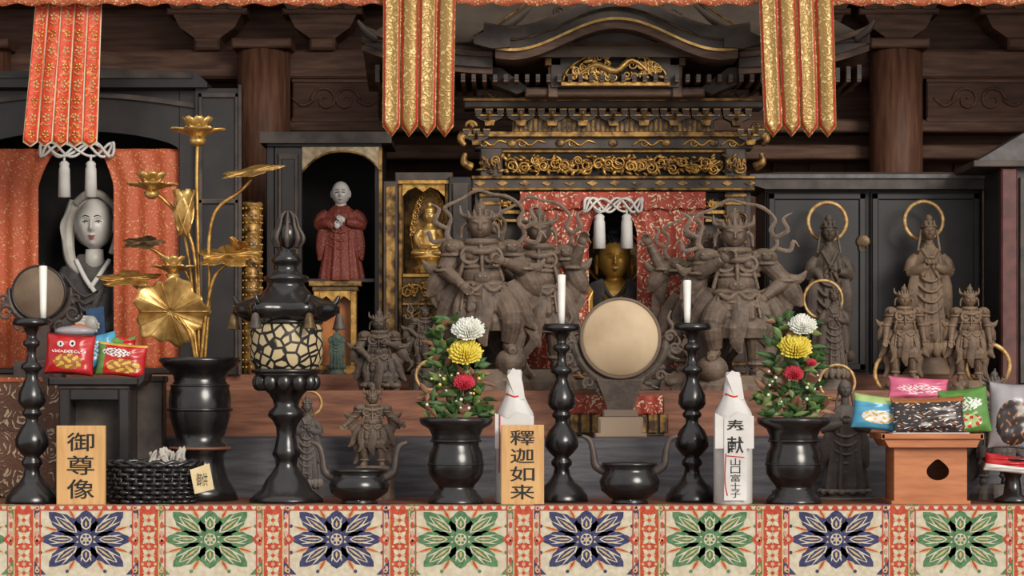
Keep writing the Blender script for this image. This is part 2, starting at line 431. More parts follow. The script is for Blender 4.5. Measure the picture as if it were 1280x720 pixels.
# altar cloth (embroidered), hanging to the floor
CB=1030
b=B(640,CB,0)
b.box(-70,1350,631,CB,-2,3.5,cream)
def leaf(cx,cy,a,r0,r1,wd,w,m,kx=1.15,ky=.85,n=9,p=.8,jag=.86,q=1.0):
    P=[]
    for i in range(n+1):
        t=i/n; rr=r0+(r1-r0)*t; h=wd*max(0,sin(pi*t**p))**q*(1 if i%2==0 else jag); P.append((rr,h))
    for i in range(n-1,0,-1):
        t=i/n; rr=r0+(r1-r0)*t; h=-wd*max(0,sin(pi*t**p))**q*(1 if i%2==0 else jag); P.append((rr,h))
    ca,sa=cos(a),sin(a)
    Q=[(cx+(x*ca-y*sa)*kx,cy+(x*sa+y*ca)*ky,w) for x,y in P]
    b.add(Q,[tuple(range(len(Q)))],m,False)
def disc(cx,cy,r,w,m,ry=None,n=14):
    ry=ry or r
    b.add([(cx+r*cos(2*pi*i/n),cy+ry*sin(2*pi*i/n),w) for i in range(n)],[tuple(range(n))],m,False)
def quad(P,w,m): b.add([(x,y,w) for x,y in P],[tuple(range(len(P)))],m,False)
pc=[-48,108,263,421,576,733,887,1045,1200,1356]
for i,cx in enumerate(pc):
    c=navy if i%2 else green
    for cy in (674,764,854,944):
        if cx>1340 or cx<-60: continue
        for k in range(8):
            a=k*pi/4
            L=(50 if k%4==0 else 43) if k%2==0 else 57
            leaf(cx,cy,a,8,L,13.5,-2.5,c,q=.75)
            leaf(cx,cy,a,14,L-9,6.0,-2.75,cream,q=.8)
            leaf(cx,cy,a,16,L-11,4.2,-2.95,c,q=.9)
            leaf(cx,cy,a,18,L-15,1.2,-3.15,clgold,jag=1)
            for sg in (-1,1):
                leaf(cx,cy,a+sg*.17,22,L-10,.9,-3.1,cream,p=1,jag=1)
            a2=a+pi/8
            leaf(cx,cy,a2,30,52,3.0,-2.4,clgold); leaf(cx,cy,a2,33,49,1.4,-2.7,orange)
            disc(cx+55*cos(a2)*1.12,cy+54*sin(a2)*.8,2.2,-2.6,c)
        disc(cx,cy,10,-3.3,c); disc(cx,cy,7.5,-3.5,cream)
        for k in range(6): disc(cx+4.6*cos(k*pi/3),cy+4.6*sin(k*pi/3),1.8,-3.7,c)
        disc(cx,cy,2,-3.9,clgold)
        for sx in (-1,1):
            for sy in (-1,1):
                quad([(cx+sx*66,cy+sy*44),(cx+sx*66,cy+sy*24),(cx+sx*60,cy+sy*33),(cx+sx*50,cy+sy*44)],-2.7,c)
                disc(cx+sx*61,cy+sy*39,2.8,-3.1,clgold); disc(cx+sx*61,cy+sy*39,1.3,-3.3,c)
            leaf(cx+sx*66,cy,pi if sx>0 else 0,0,12,8,-2.7,orange); leaf(cx+sx*66,cy,pi if sx>0 else 0,2,8,4,-3.0,pink)
    xs=cx+78.5
    if xs<1350:
        quad([(xs-13,638),(xs+13,638),(xs+13,CB),(xs-13,CB)],-2.6,orange)
        for sg in (-1,1):
            quad([(xs+sg*13,638),(xs+sg*11.5,638),(xs+sg*11.5,CB),(xs+sg*13,CB)],-3.0,clgold)
            quad([(xs+sg*21,638),(xs+sg*19.5,638),(xs+sg*19.5,CB),(xs+sg*21,CB)],-2.9,orange)
        for yy in range(650,CB-8,22):
            for k in range(4): leaf(xs,yy,k*pi/2+pi/4,0,11,3.4,-3.1,cream,1,1)
            for k in range(4): leaf(xs,yy,k*pi/2,2,8,1.6,-3.2,clgold,1,1)
            disc(xs,yy,2.4,-3.5,orange); disc(xs-8,yy+11,1.8,-3.1,clgold); disc(xs+8,yy+11,1.8,-3.1,clgold); disc(xs,yy+11,2.4,-3.1,pink)
        for sg in (-1,1):
            yy=645
            while yy<CB-8:
                disc(xs+sg*16.2,yy,2.0,-3.0,orange if (yy//11)%2 else pink,ry=4.2); yy+=11
quad([(-70,631),(1350,631),(1350,638),(-70,638)],-2.8,orange)
for i in range(-70,1350,12): quad([(i,632.5),(i+7,632.5),(i+5,636.5),(i+2,636.5)],-3.1,cream)
b.finish('altar_cloth')

# ------------------------------------------------------------------ turned metal ware
def candlestick(cx, top, y, rs=1.0, candle=60, cdx=0):
    base=PY(Z1,y); b=B(cx,base,y); H=base-top
    pr=[(0,1),(0,22),(.02,24),(.035,24),(.045,12),(.09,6),(.11,6),(.125,11),(.145,11),(.16,6),(.20,5.5),(.235,8),(.25,13),(.27,14),(.285,9),(.31,7),
        (.35,11),(.40,16.5),(.45,17.5),(.475,14),(.49,9),(.505,12),(.52,12),(.535,8),(.56,8),(.60,16),(.65,21),(.69,21),(.73,14),(.75,9),(.77,13),(.79,13),(.81,9),(.85,11),(.89,17),(.92,26),(.945,29),(.96,32),(.985,33),(1,33)]
    b.lathe([(top+t*H,r*rs) for t,r in pr],lacq_gloss,seg=40)
    if candle:
        b.lathe([(top+1,3.5),(top-candle*.2,4.2),(top-candle+1,5.2),(top-candle,3)],wax,cx=cx+cdx,seg=16)
        b.tube([(cx+cdx,top-candle,0),(cx+cdx+.4,top-candle-4,0)],.5,ink,sub=1)
    b.finish('candlestick')
candlestick(40,398,.15,1.0,66,14)
candlestick(702,405,.26,1.0,62,0)
candlestick(865,404,.26,1.0,54,-6)

def vase(cx,y):
    base=PY(Z1,y); b=B(cx,base,y)
    b.lathe([(530,1),(526,36),(523,42),(522,45),(525,46),(530,44),(536,34),(545,30),(550,31),(553,29),(558,29),(566,33),(580,35),(592,34),(600,29),(607,23),(611,22),(614,27),(617,27),(620,31),(base-3,35),(base,35)],lacq_gloss,seg=48)
    b.torus((cx,551,0),31,1.5,lacq_gloss,axis='v'); b.torus((cx,580,0),35,1.2,lacq_gloss,axis='v')
    return b
def mum(b,c,Rr,m,n=7,seed=0,tilt=.5):
    q=random.Random(seed)
    for ring in range(n):
        el=radians(8+ring*82/n); cnt=int(26*cos(el))+6
        for k in range(cnt):
            a=2*pi*(k+q.random()*.5)/cnt; L=Rr*(1.0-.28*ring/n)*q.uniform(.88,1.08)
            d=np.array([cos(a)*cos(el),-sin(el)*cos(tilt)+sin(a)*cos(el)*sin(tilt)*1.0,-sin(el)*sin(tilt)-sin(a)*cos(el)*cos(tilt)])
            p0=np.array(c); p1=p0+d*L*.6; p2=p0+d*L+np.array([0,-L*.12,0])
            b.tube([p0,p1,p2],[.6,Rr*.10,Rr*.05],m,seg=5,sub=2,flat=.5)
    b.ell(c,Rr*.35,m,n=8)
def leafblade(b,p,d,L,wd,m,droop=.3):
    p=np.array(p,float); d=np.array(d,float); d/=np.linalg.norm(d)
    sd=np.cross(d,[0.2,.1,1.]); sd/=np.linalg.norm(sd)+1e-6
    def f(u,v):
        w_=wd*sin(pi*min(1,u**.8))*(v-.5)*2
        q=p+d*L*u+sd*w_; q[1]+=droop*L*u*u; q[2]+=abs(v-.5)*wd*.5
        return tuple(q)
    b.surf(f,8,4,m,th=.3)
def bouquet(b,cx,by,pos,seed):
    q=random.Random(seed)
    for (x,yy,r,m) in pos:
        b.tube([(cx+q.uniform(-8,8),by+6,0),((cx+x)/2,(by+yy)/2,-3),(x,yy,-8)],1.6,leafg,seg=6)
    for i in range(210):
        t=q.random()**1.25; yy=by-2-t*122; wsp=48-20*t
        x=cx+q.uniform(-wsp,wsp)*.8; a=q.uniform(-pi,0)
        leafblade(b,(x,yy,q.uniform(-12,14)),(cos(a),-abs(sin(a))*.8-.1,q.uniform(-.8,.3)),q.uniform(13,29),q.uniform(2.6,5.2),q.choice((leafg,leafg,leafg,leafg2,leafr)),q.uniform(0,.5))
    for i,(x,yy,r,m) in enumerate(pos):
        mum(b,(x,yy,-18),r,m,seed=i+seed,n=7,tilt=.7)
    for i in range(18):
        b.ell((cx+q.uniform(-34,34),by-q.uniform(8,60),-q.uniform(12,18)),q.uniform(1.2,2.2),q.choice((f_white,f_yel,f_white)),n=5)
b=vase(570,.13); bouquet(b,568,524,[(586,417,21,f_white),(582,446,23,f_yel),(580,481,14,f_red),(551,412,6,leafg2)],3); b.finish('flower_vase')
b=vase(992,.13); bouquet(b,990,522,[(1001,411,18,f_white),(992,439,22,f_yel),(990,470,13,f_red),(1012,455,7,f_red)],9); b.finish('flower_vase')

def burner(cx,top,R_,y):
    base=PY(Z1,y); b=B(cx,base,y); H=base-top
    b.lathe([(top+6,1),(top+5,R_*.72),(top,R_*.8),(top,R_*.9),(top+4,R_*.9),(top+8,R_*.78),(top+H*.25,R_*.86),(top+H*.45,R_),(top+H*.68,R_*.93),(top+H*.85,R_*.66),(top+H*.9,R_*.55),(base-3,R_*.6),(base,R_*.62)],lacq_gloss,seg=48)
    b.torus((cx,top+2,0),R_*.88,2,lacq_gloss,axis='v')
    for s_ in (-1,1):
        b.tube([(cx+s_*R_*.8,top+12,0),(cx+s_*R_*1.12,top+4,0),(cx+s_*R_*1.2,top-14,0),(cx+s_*R_*1.32,top-28,0),(cx+s_*R_*1.58,top-33,0)],[5,5,4,3.4,2],lacq_old,flat=.8)
    for k in range(3): b.ell((cx+R_*.5*cos(k*2.1+.5),base-4,R_*.5*sin(k*2.1+.5)),(4,4,4),lacq_gloss,n=6)
    b.finish('incense_burner')
burner(787,578,38,.13); burner(449,586,38,.13)

# tall pedestal lantern
cx=358; base=PY(Z1,.24); b=B(cx,base,.24)
b.lathe([(466,1),(466,40),(470,38),(476,34),(486,30),(492,22),(500,17),(508,15),(514,22),(520,23),(526,17),(534,13),(545,12),(560,15),(568,18),(574,14),(582,13),(590,18),(600,26),(612,32),(618,40),(base-4,46),(base,46)],lacq_gloss,seg=48)
b.lathe([(402,41),(410,44.5),(425,46),(440,46),(452,44),(460,40),(466,36)],lattice,seg=64)
for yy,r in ((403,43),(464,41)): b.torus((cx,yy,0),r,3,lacq_gloss,axis='v')
b.lathe([(402,44),(398,50),(392,58),(384,60),(379,54),(374,42),(368,32),(360,25),(354,22),(350,28),(346,28),(342,18),(334,13),(330,16),(326,20),(320,17),(316,12),(312,12)],lacq_gloss,seg=60,fold=lambda a,t:1+(.12 if t<.35 else 0)*cos(6*a))
b.ell((cx+2,294,0),(13,17,13),lacq_gloss)
b.tube([(cx+2,287,0),(cx+2,270,0),(cx+3,262,0)],[8,4,1],lacq_gloss)
for k in range(8):
    a=k*pi/4; x=cx+2+14*cos(a); w=14*sin(a); b.tube([(x,310,w),(x+5*cos(a),298,w*1.3),(x-1*cos(a),284,w*.9),(cx+2+10*cos(a),272,w*.6),(cx+2+3*cos(a),264,w*.2)],[2,3.4,2.4,2,.8],lacq_old,seg=6,flat=.6)
for k in range(6):
    a=k*pi/3; ex=cx+66*cos(a); ew=66*sin(a)
    b.tube([(cx+50*cos(a),384,50*sin(a)),(ex-6*cos(a),380,ew*.95),(ex,370,ew)],[5,4,2],lacq_gloss)
    b.tube([(ex,376,ew),(ex,392,ew)],.7,lacq_gloss,sub=1)
    b.lathe([(392,1),(394,4),(402,6),(410,8),(412,9),(412,1)],gold_dark if k%2 else lacq_old,cx=ex,cw=ew,seg=16)
for k in range(12):
    a=2*pi*k/12; b.ell((cx+34*cos(a),478,34*sin(a)),(9,11,6),lacq_gloss,n=8)
b.finish('bronze_pedestal_lantern')

# golden lotus in black urn
cx=250; base=PY(Z1,.38); b=B(cx,base,.38)
b.lathe([(456,1),(452,40),(448,47),(447,50),(451,51),(458,46),(464,38),(470,33),(476,32),(482,36),(500,39),(520,38),(540,32),(552,28),(556,34),(562,36),(568,30),(580,30),(600,36),(612,44),(base,48)],lacq_gloss,seg=48)
b.torus((cx,560,0),37,2,wood_red,axis='v'); b.torus((cx,512,0),39,2.2,lacq_gloss,axis='v'); b.torus((cx,482,0),36,1.6,lacq_gloss,axis='v')
def stem(pts): b.tube(pts,[2.2]*len(pts),gold,seg=8,sub=5)
stem([(250,455,0),(248,330,0),(246,230,0),(247,176,0)])
stem([(256,455,-3),(262,370,-4),(262,300,-6),(272,262,-6),(300,240,-4),(314,224,0)])
stem([(244,455,3),(240,360,6),(226,280,6),(205,250,2),(190,240,0)])
stem([(252,455,-8),(258,400,-10),(268,350,-12),(285,330,-12)])
stem([(246,455,-8),(240,420,-14),(225,395,-18)])
stem([(248,455,4),(236,400,8),(190,372,6),(162,352,0)])
stem([(250,455,-2),(245,330,-6),(236,290,-8)])
stem([(248,455,-6),(238,380,-8),(220,345,-10)])
stem([(246,455,8),(236,350,12),(200,318,8),(180,306,4)])
def petal(c,a,el,L,wd,m,curl=.5):
    d=np.array([cos(a)*cos(el),-sin(el),sin(a)*cos(el)]); sd=np.array([-sin(a),0,cos(a)]); nn=np.cross(d,sd)
    if nn[1]<0: nn=-nn
    def f(u,v):
        t=(v-.5)*2; ww=wd*(sin(pi*min(1,u*.92+.04))**.7)
        q=np.array(c)+d*L*u+sd*ww*t+nn*(curl*L*u*u*.5-wd*.55*t*t*(1-u*.5)*1.0)
        return tuple(q)
    b.surf(f,8,6,m,th=.6)
def lotus(c,L,wd,m,open_=.6,ax=0):
    for ring,(n,el,l) in enumerate(((7,open_-.25,1.0),(7,open_+.15,.95),(5,open_+.6,.8))):
        for k in range(n): petal(c,2*pi*(k+.5*ring)/n,el,L*l,wd,m,curl=.5 if ring==0 else .1)
    b.lathe([(c[1]-L*.45,L*.22),(c[1]-L*.42,L*.24),(c[1],L*.12)],gold_dark,cx=c[0],cw=c[2],seg=14)
    b.lathe([(c[1]-2,L*.3),(c[1]+4,L*.25),(c[1]+7,3)],m,cx=c[0],cw=c[2],seg=14)
lotus((247,176,0),37,12,gold_br,.85)
lotus((190,242,-2),34,12,gold_br,.8); lotus((218,345,-14),30,10,gold_br,.85)
def padleaf(c,rx,ry,tilt,m,wav=.12,ph=0,rot=0):
    def f(u,v):
        a=2*pi*v; rr=u*(1+wav*u*cos(5*a+ph)+.05*cos(13*a))
        x=rx*rr*cos(a); yv=ry*rr*sin(a); w=tilt*rr*sin(a)*rx+4*u*u*sin(5*a+ph)*rx*.05+abs(sin(8*a))*1.2*u
        X=x*cos(rot)-yv*sin(rot); Y=x*sin(rot)+yv*cos(rot)
        return (c[0]+X,c[1]+Y,c[2]+w)
    b.surf(f,10,96,m,th=.8)
    for k in range(14):
        P=[f(u,k/14) for u in (.05,.5,.95)]; b.tube([(p[0],p[1],p[2]-.6) for p in P],[.9,.7,.4],m,seg=5,sub=2)
padleaf((216,390,-20),45,41,.35,gold_br,.08)
padleaf((313,214,0),37,10,-1.2,gold_br,.16,rot=-.16)
padleaf((286,320,-12),36,15,-1.0,gold,.18,ph=1)
padleaf((160,348,0),35,11,-1.1,gold,.18,ph=2)
padleaf((178,303,4),24,9,-1.0,gold_dark,.15,ph=.5)
padleaf((300,310,10),18,9,.8,gold,.18,ph=.5,rot=.6)
for k in range(5): petal((231,296,-10),2*pi*k/5+.3,1.35,60,13,gold_br,curl=.08)
b.finish('golden_lotus_arrangement')

# ------------------------------------------------------------------ signs, bottles
def sign(x0,x1,top,chars,y):
    base=PY(Z1,y); b=B((x0+x1)/2,base,y)
    b.box(x0,x1,top,base,-4,4,sign_w,1.2)
    b.prism([(x0+8,base-4),(x1-8,base-4),(x1-8,base),(x0+8,base)],4,18,sign_w)
    n=len(chars); h=(base-top-10)/n; wd=(x1-x0)
    for i,ch in enumerate(chars):
        glyph(b,ch,x0+wd*.22,x1-wd*.22,top+5+i*h+h*.08,top+5+(i+1)*h-h*.1,-4.6,ink,.006)
    b.finish('wooden_name_sign')
sign(71,132,532,'御尊像',.035); sign(626,680,531,'釋迦如来',.035)
def bottle(cx,top,y,text):
    base=PY(Z1,y); b=B(cx,base,y)
    fac=lambda a,t:1+.02*cos(9*a)
    b.lathe([(base,22),(base-2,24),(522,24),(516,23),(505,17),(495,12.5),(482,11),(474,9),(top+3,9.5),(top,8),(top,1)],paper,seg=32,fold=fac)
    b.prism([(cx-9,470),(cx-2,top-2),(cx+4,top+1),(cx+9,472),(cx+13,498),(cx+3,502)],-12.5,-10,paper)
    b.tube([(cx-10,492,-8),(cx+1,496,-13),(cx+10,492,-8)],1.2,redink,seg=6)
    b.tube([(cx+7,474,-10.5),(cx+9,486,-10.5),(cx+12,496,-10)],.8,redink,seg=6)
    b.prism([(cx-24,516),(cx-8,524),(cx+3,514),(cx+24,520),(cx+24,560),(cx-24,560)],-25.5,-24.5,paper)
    if text:
        b.prism([(cx-13,522),(cx+15,522),(cx+15,base-6),(cx-13,base-6)],-27,-26,paper)
        glyph(b,'奉',cx-10,cx+12,524,542,-27.6,ink,.01); glyph(b,'献',cx-9,cx+11,545,566,-27.6,ink,.01)
        for i,ch in enumerate('山口富士子'): glyph(b,ch,cx-5,cx+7,572+i*10,581+i*10,-27.6,ink,.0)
        b.tube([(cx-11,566,-27.2),(cx-12,600,-27.2),(cx-9,base-12,-27.2)],.8,redink,seg=5)
        b.tube([(cx-10,569,-27.2),(cx+12,571,-27.2)],.7,redink,seg=5,sub=1)
    else:
        b.tube([(cx-18,518,-27),(cx-19,590,-27)],.8,redink,seg=5,sub=1)
    b.finish('wrapped_sake_bottle')
bottle(643,462,.16,False); bottle(916,465,.09,True)

# ------------------------------------------------------------------ figures
def hand(T,p,d,m,k=1.0):
    p=np.array(p,float); d=np.array(d,float); d/=np.linalg.norm(d)+1e-9
    sd=np.cross(d,[0,0,1.])
    if np.linalg.norm(sd)<.2: sd=np.array([1.,0,0])
    sd/=np.linalg.norm(sd)
    T.ell(tuple(p+d*1.5*k),(2.0*k,2.2*k,1.5*k),m,n=8)
    for i,l in enumerate((3.0,3.6,3.4,2.6)):
        o=p+d*2.6*k+sd*(i-1.5)*.95*k
        T.tube([o,o+d*l*.55*k+np.array([0,0,-.4*k]),o+d*l*k+np.array([0,0,-1.6*k])],[.62*k,.58*k,.45*k],m,seg=6,sub=2)
    o=p+d*.8*k-sd*1.9*k; T.tube([o,o+d*1.4*k-sd*1.1*k,o+d*2.8*k-sd*1.0*k+np.array([0,0,-.8*k])],[.8*k,.7*k,.5*k],m,seg=6,sub=2)

POSE={'a':(((-20,61,-1),(-9,51,-10)),((20,63,-1),(25,77,-6))),
 'hip':(((-22,60,0),(-12,50,-6)),((22,60,0),(12,50,-6))),
 'raise':(((-21,69,0),(-29,85,-4)),((22,60,0),(13,49,-6))),
 'down':(((-18,58,0),(-20,43,-5)),((18,58,0),(20,43,-5))),
 'fwd':(((-20,59,-2),(-11,50,-11)),((19,60,-2),(9,64,-13))),
 'strike':(((-19,62,-3),(-8,70,-13)),((23,58,0),(13,48,-6))),
 'spread':(((-20,62,0),(-29,52,-4)),((20,62,0),(29,54,-4)))}
def guard(name,cx,top,foot,base,y,mat,pose='a',lean=0,scarf=True,flare=1.0,voxel=None,ringc=None,kx=1.0,seed=0,step=0,robe=1.0):
    k=(foot-top)/100; b=B(cx,base,y); T=B(cx,base,y); T.tf=(cx,foot,k,kx); q=random.Random(seed+int(cx)); m=mat
    H=B(cx,base,y); H.tf=T.tf
    hx=lean
    T.lathe([(24,15*robe),(30,16.5*robe),(38,14),(46,12),(54,9.5),(58,9)],m,cx=hx*.3,seg=60,kw=.75,fold=lambda a,t:1+.13*(1-t)*cos(7*a)+.06*(1-t)*cos(15*a))
    T.lathe([(33,12),(36,14),(44,13.5),(50,11)],m,cx=hx*.3,cw=-1.2,seg=60,kw=.85,fold=lambda a,t:1+.07*cos(12*a))
    for sg in (-1,1):
        st=9+2*(sg*lean>0)
        if step==sg:
            T.tube([(sg*6,46,0),(sg*13,33,-11),(sg*12,18,-8)],[7,6.2,4],m,seg=12)
            T.torus((sg*13,31,-10.5),5.4,1.0,m,axis='v',seg=16)
            T.tube([(sg*12,16,-6),(sg*13,13.5,-10),(sg*14,12.5,-14.5)],[3.6,3.2,2.0],m,seg=10)
            T.ell((sg*13,6,-7),(8,8,8),m)
        else:
            T.tube([(sg*6,46,0),(sg*(st-.5),27,-2.5),(sg*st,7,0)],[7.4,5.8,3.8],m,seg=12)
            T.torus((sg*(st-.3),25,-2),5.2,1.0,m,axis='v',seg=16); T.torus((sg*st,9,0),4.2,1.1,m,axis='v',seg=16)
            T.tube([(sg*(st-.4),23,-5),(sg*st,12,-4.5)],[2.4,1.6],m,seg=6,sub=1)
            T.tube([(sg*st,4,1.5),(sg*(st+1),3,-4),(sg*(st+1.6),2.6,-8.5)],[3.8,3.4,2.2],m,seg=10)
        T.tube([(sg*11,52,0),(sg*17,42,0),(sg*21,31,1),(sg*26,25,1)],[4.4,5,4,1],m,seg=10,flat=.6)
        T.tube([(sg*7,50,-6),(sg*12,38,-8),(sg*11,26,-8),(sg*15,19,-7)],[3.4,4,3.2,.8],m,seg=10,flat=.5)
        T.tube([(sg*12,46,4),(sg*17,30,5),(sg*15,14,5),(sg*20,4,5)],[4.5,5,4.4,1.5],m,seg=10,flat=.5)
    T.tube([(hx*.3,50,-9.5),(hx*.3+1,38,-12.5),(hx*.3-1,24,-12.5),(hx*.3+1,15,-11)],[4,4.5,4,1.2],m,seg=10,flat=.35)
    T.ell((hx*.5,56,-1.5),(11,8,9),m); T.ell((hx*.8,67,0),(13.5,9.8,8.8),m)
    T.torus((hx*.4,51,-.5),11,1.7,m,axis='v',ry=.85); T.torus((hx*.6,61,-.3),11.2,1.1,m,axis='v',ry=.8)
    for sg in (-1,1):
        T.torus((hx*.8+sg*5.6,67.5,-8.2),4.4,1.0,m,seg=20); T.ell((hx*.8+sg*5.6,67.5,-7.8),(2.4,2.4,2),m,n=8)
        T.tube([(hx+sg*10,75,-4),(hx+sg*8,68,-7.5),(hx+sg*9.5,60,-7.5),(hx+sg*11,53,-6)],1.1,m,seg=6)
        T.tube([(hx*.4,51,-10.5),(hx*.4+sg*5,47,-11.5),(hx*.4+sg*9,50,-9)],[1.2,1.6,1],m,seg=6)
    T.tube([(hx,75,-6.5),(hx*.7,66,-10),(hx*.5,58,-10.6)],1.1,m,seg=6)
    T.ell((hx*.5,54.5,-10),(4.2,3.8,2.4),m,n=8); T.ell((hx*.5-1.4,55.4,-12),(.8,.8,.8),m,n=5); T.ell((hx*.5+1.4,55.4,-12),(.8,.8,.8),m,n=5)
    for a in range(6): T.tube([(hx*.5-9+a*3.6,50,-8.5),(hx*.4-11+a*4.4,36,-11.5)],.75,m,seg=5,sub=1)
    for v_ in (46,42,38): T.tube([(hx*.4-11,v_,-8),(hx*.4-5,v_-1,-11.6),(hx*.4+5,v_-1,-11.6),(hx*.4+11,v_,-8)],.7,m,seg=5)
    T.torus((hx,75.5,-.5),6.8,2.1,m,axis='v',ry=.9,seg=24); T.tube([(hx,74,0),(hx,80,-.5)],[4.8,3.8],m,seg=12,sub=1)
    T.tube([(hx-11,72,-5),(hx,69.5,-10),(hx+11,72,-5)],[1.6,2,1.6],m,seg=8)
    hc=(hx*1.2,84.6,-2.2)
    H.head(hc,(6.3,7.6,6.8),m,n=36,jaw=.10)
    H.ell((hc[0],89.2,.6),(6.9,4.6,6.4),m); H.torus((hc[0],89,.2),6.6,1.1,m,axis='v',seg=24,ry=1.05)
    H.ell((hc[0],95,.6),(3.4,3.8,3.4),m,n=10); H.tube([(hc[0],95,0),(hc[0]+.5,101,0)],[2.4,.5],m,seg=8,sub=1)
    for a in (-2,-1,0,1,2): H.tube([(hc[0]+a*2.6,89.5,-6+abs(a)*.8),(hc[0]+a*3.0,95-abs(a)*.6,-5.8+abs(a))],[1.5,.3],m,seg=6,sub=1)
    for sg in (-1,1):
        T.tube([(hc[0]+sg*6.2,87,0),(hc[0]+sg*8.8,84,1),(hc[0]+sg*9.4,78,1)],[1.4,1.3,.6],m,seg=6)
        H.tube([(hc[0]+sg*6,90,1),(hc[0]+sg*9.4,92,2),(hc[0]+sg*10,97,2)],[1.6,1.4,.3],m,seg=6)
        H.tube([(hc[0]+sg*.8,86.4,-8.4),(hc[0]+sg*2.4,87.3,-8.2),(hc[0]+sg*4.2,87.5,-7)],[.5,.75,.4],m,seg=6)
    P=POSE[pose]
    for sg,(el,ha) in zip((-1,1),P):
        sh=(hx*.8+sg*13,71,0)
        T.ell((sh[0]+sg*1.0,sh[1]+.5,0),(6.8,5.8,6.8),m); T.torus((sh[0]+sg*1.5,sh[1]-3,0),5.8,1.0,m,axis='v',seg=20)
        T.ell((sh[0]+sg*2,sh[1]+1,-5.5),(3,2.8,2.6),m,n=8)
        for dd in (-1.4,1.4): T.ell((sh[0]+sg*2+dd,sh[1]+2.4,-7.4),(.8,.8,.8),m,n=5)
        T.tube([sh,((sh[0]+el[0])/2,(sh[1]+el[1])/2,0),el],[5.3,5.1,4.4],m,seg=12)
        T.tube([el,((el[0]+ha[0])/2,(el[1]+ha[1])/2,(el[2]+ha[2])/2),ha],[4.2,3.6,2.4],m,seg=12)
        T.torus(el,4.6,1.0,m,axis='v',seg=16)
        T.tube([(el[0]-sg*2,el[1]+3,0),(el[0]+sg*1.5,el[1]-3,1),(el[0]+sg*5*flare,el[1]-10*flare,2),(el[0]+sg*9*flare,el[1]-15*flare,2)],[4.6,5.8,5.2,.8],m,seg=10,flat=.6)
        T.tube([(el[0]-sg*1,el[1]+1,1),(el[0]-sg*0,el[1]-6,2),(el[0]+sg*1,el[1]-16*flare,2),(el[0]-sg*1,el[1]-24*flare,3)],[4,4.6,3.6,.8],m,seg=10,flat=.5)
        T.tube([(el[0],el[1]+1,0),(el[0]+sg*7*flare,el[1]+1,1),(el[0]+sg*11*flare,el[1]+6,1)],[3.8,3,.6],m,seg=8,flat=.7)
        d=np.array(ha)-np.array(el); hand(H,ha,d,m,1.35)
        if scarf:
            T.tube([(el[0]+sg*1,el[1]-3,2),(sg*25,44,3),(sg*19,32,3),(sg*25,20,3),(sg*19,8,4),(sg*25,-2,4)],[2.4,2.8,2.4,2.8,2.0,.8],m,seg=8,flat=.35)
    if scarf:
        T.tube([(-13,72,5),(-19,80,6),(-17,90,7),(-20,96,6),(-12,101,7),(-4,106,7),(4,104,7),(12,102,6),(19,95,7),(17,88,7),(20,80,6),(13,72,5)],[1.4,1.6,1.1,1.4,.9,1.2,.9,1.3,1.0,1.5,1.2,1.6],m,seg=8,flat=.5)
        for sg in (-1,1):
            T.tube([(sg*19,84,6),(sg*25,88,6),(sg*23,95,6),(sg*28,99,6)],[1.3,1.6,1.1,.4],m,seg=8,flat=.5)
            T.tube([(sg*18,78,6),(sg*26,76,6),(sg*28,82,6),(sg*31,78,6)],[1.3,1.5,1.1,.4],m,seg=8,flat=.5)
    lo=-(base-foot)/k
    T.lathe([(2,14),(-1,18),(min(-3,lo*.5),21),(lo,22)],m,cx=0,cw=0,seg=40,kw=.8,fold=lambda a,t:1+.08*cos(5*a+1)+.05*cos(11*a))
    for i in range(9): T.ell((q.uniform(-16,16),max(lo*q.uniform(.2,.7),lo+5),-q.uniform(6,12)),(q.uniform(3,6),q.uniform(2,4),4),m,n=8)
    sculpt(b,T,m,voxel or max(.5,.44*k),smooth=1,disp=.35*k,dscale=3*k)
    sculpt(b,H,m,max(.3,.3*k),smooth=1)
    if ringc: b.torus((ringc[0],ringc[1],8*k),ringc[2],ringc[3] if len(ringc)>3 else 2,ringgold,flat=.8)
    return b.finish(name)

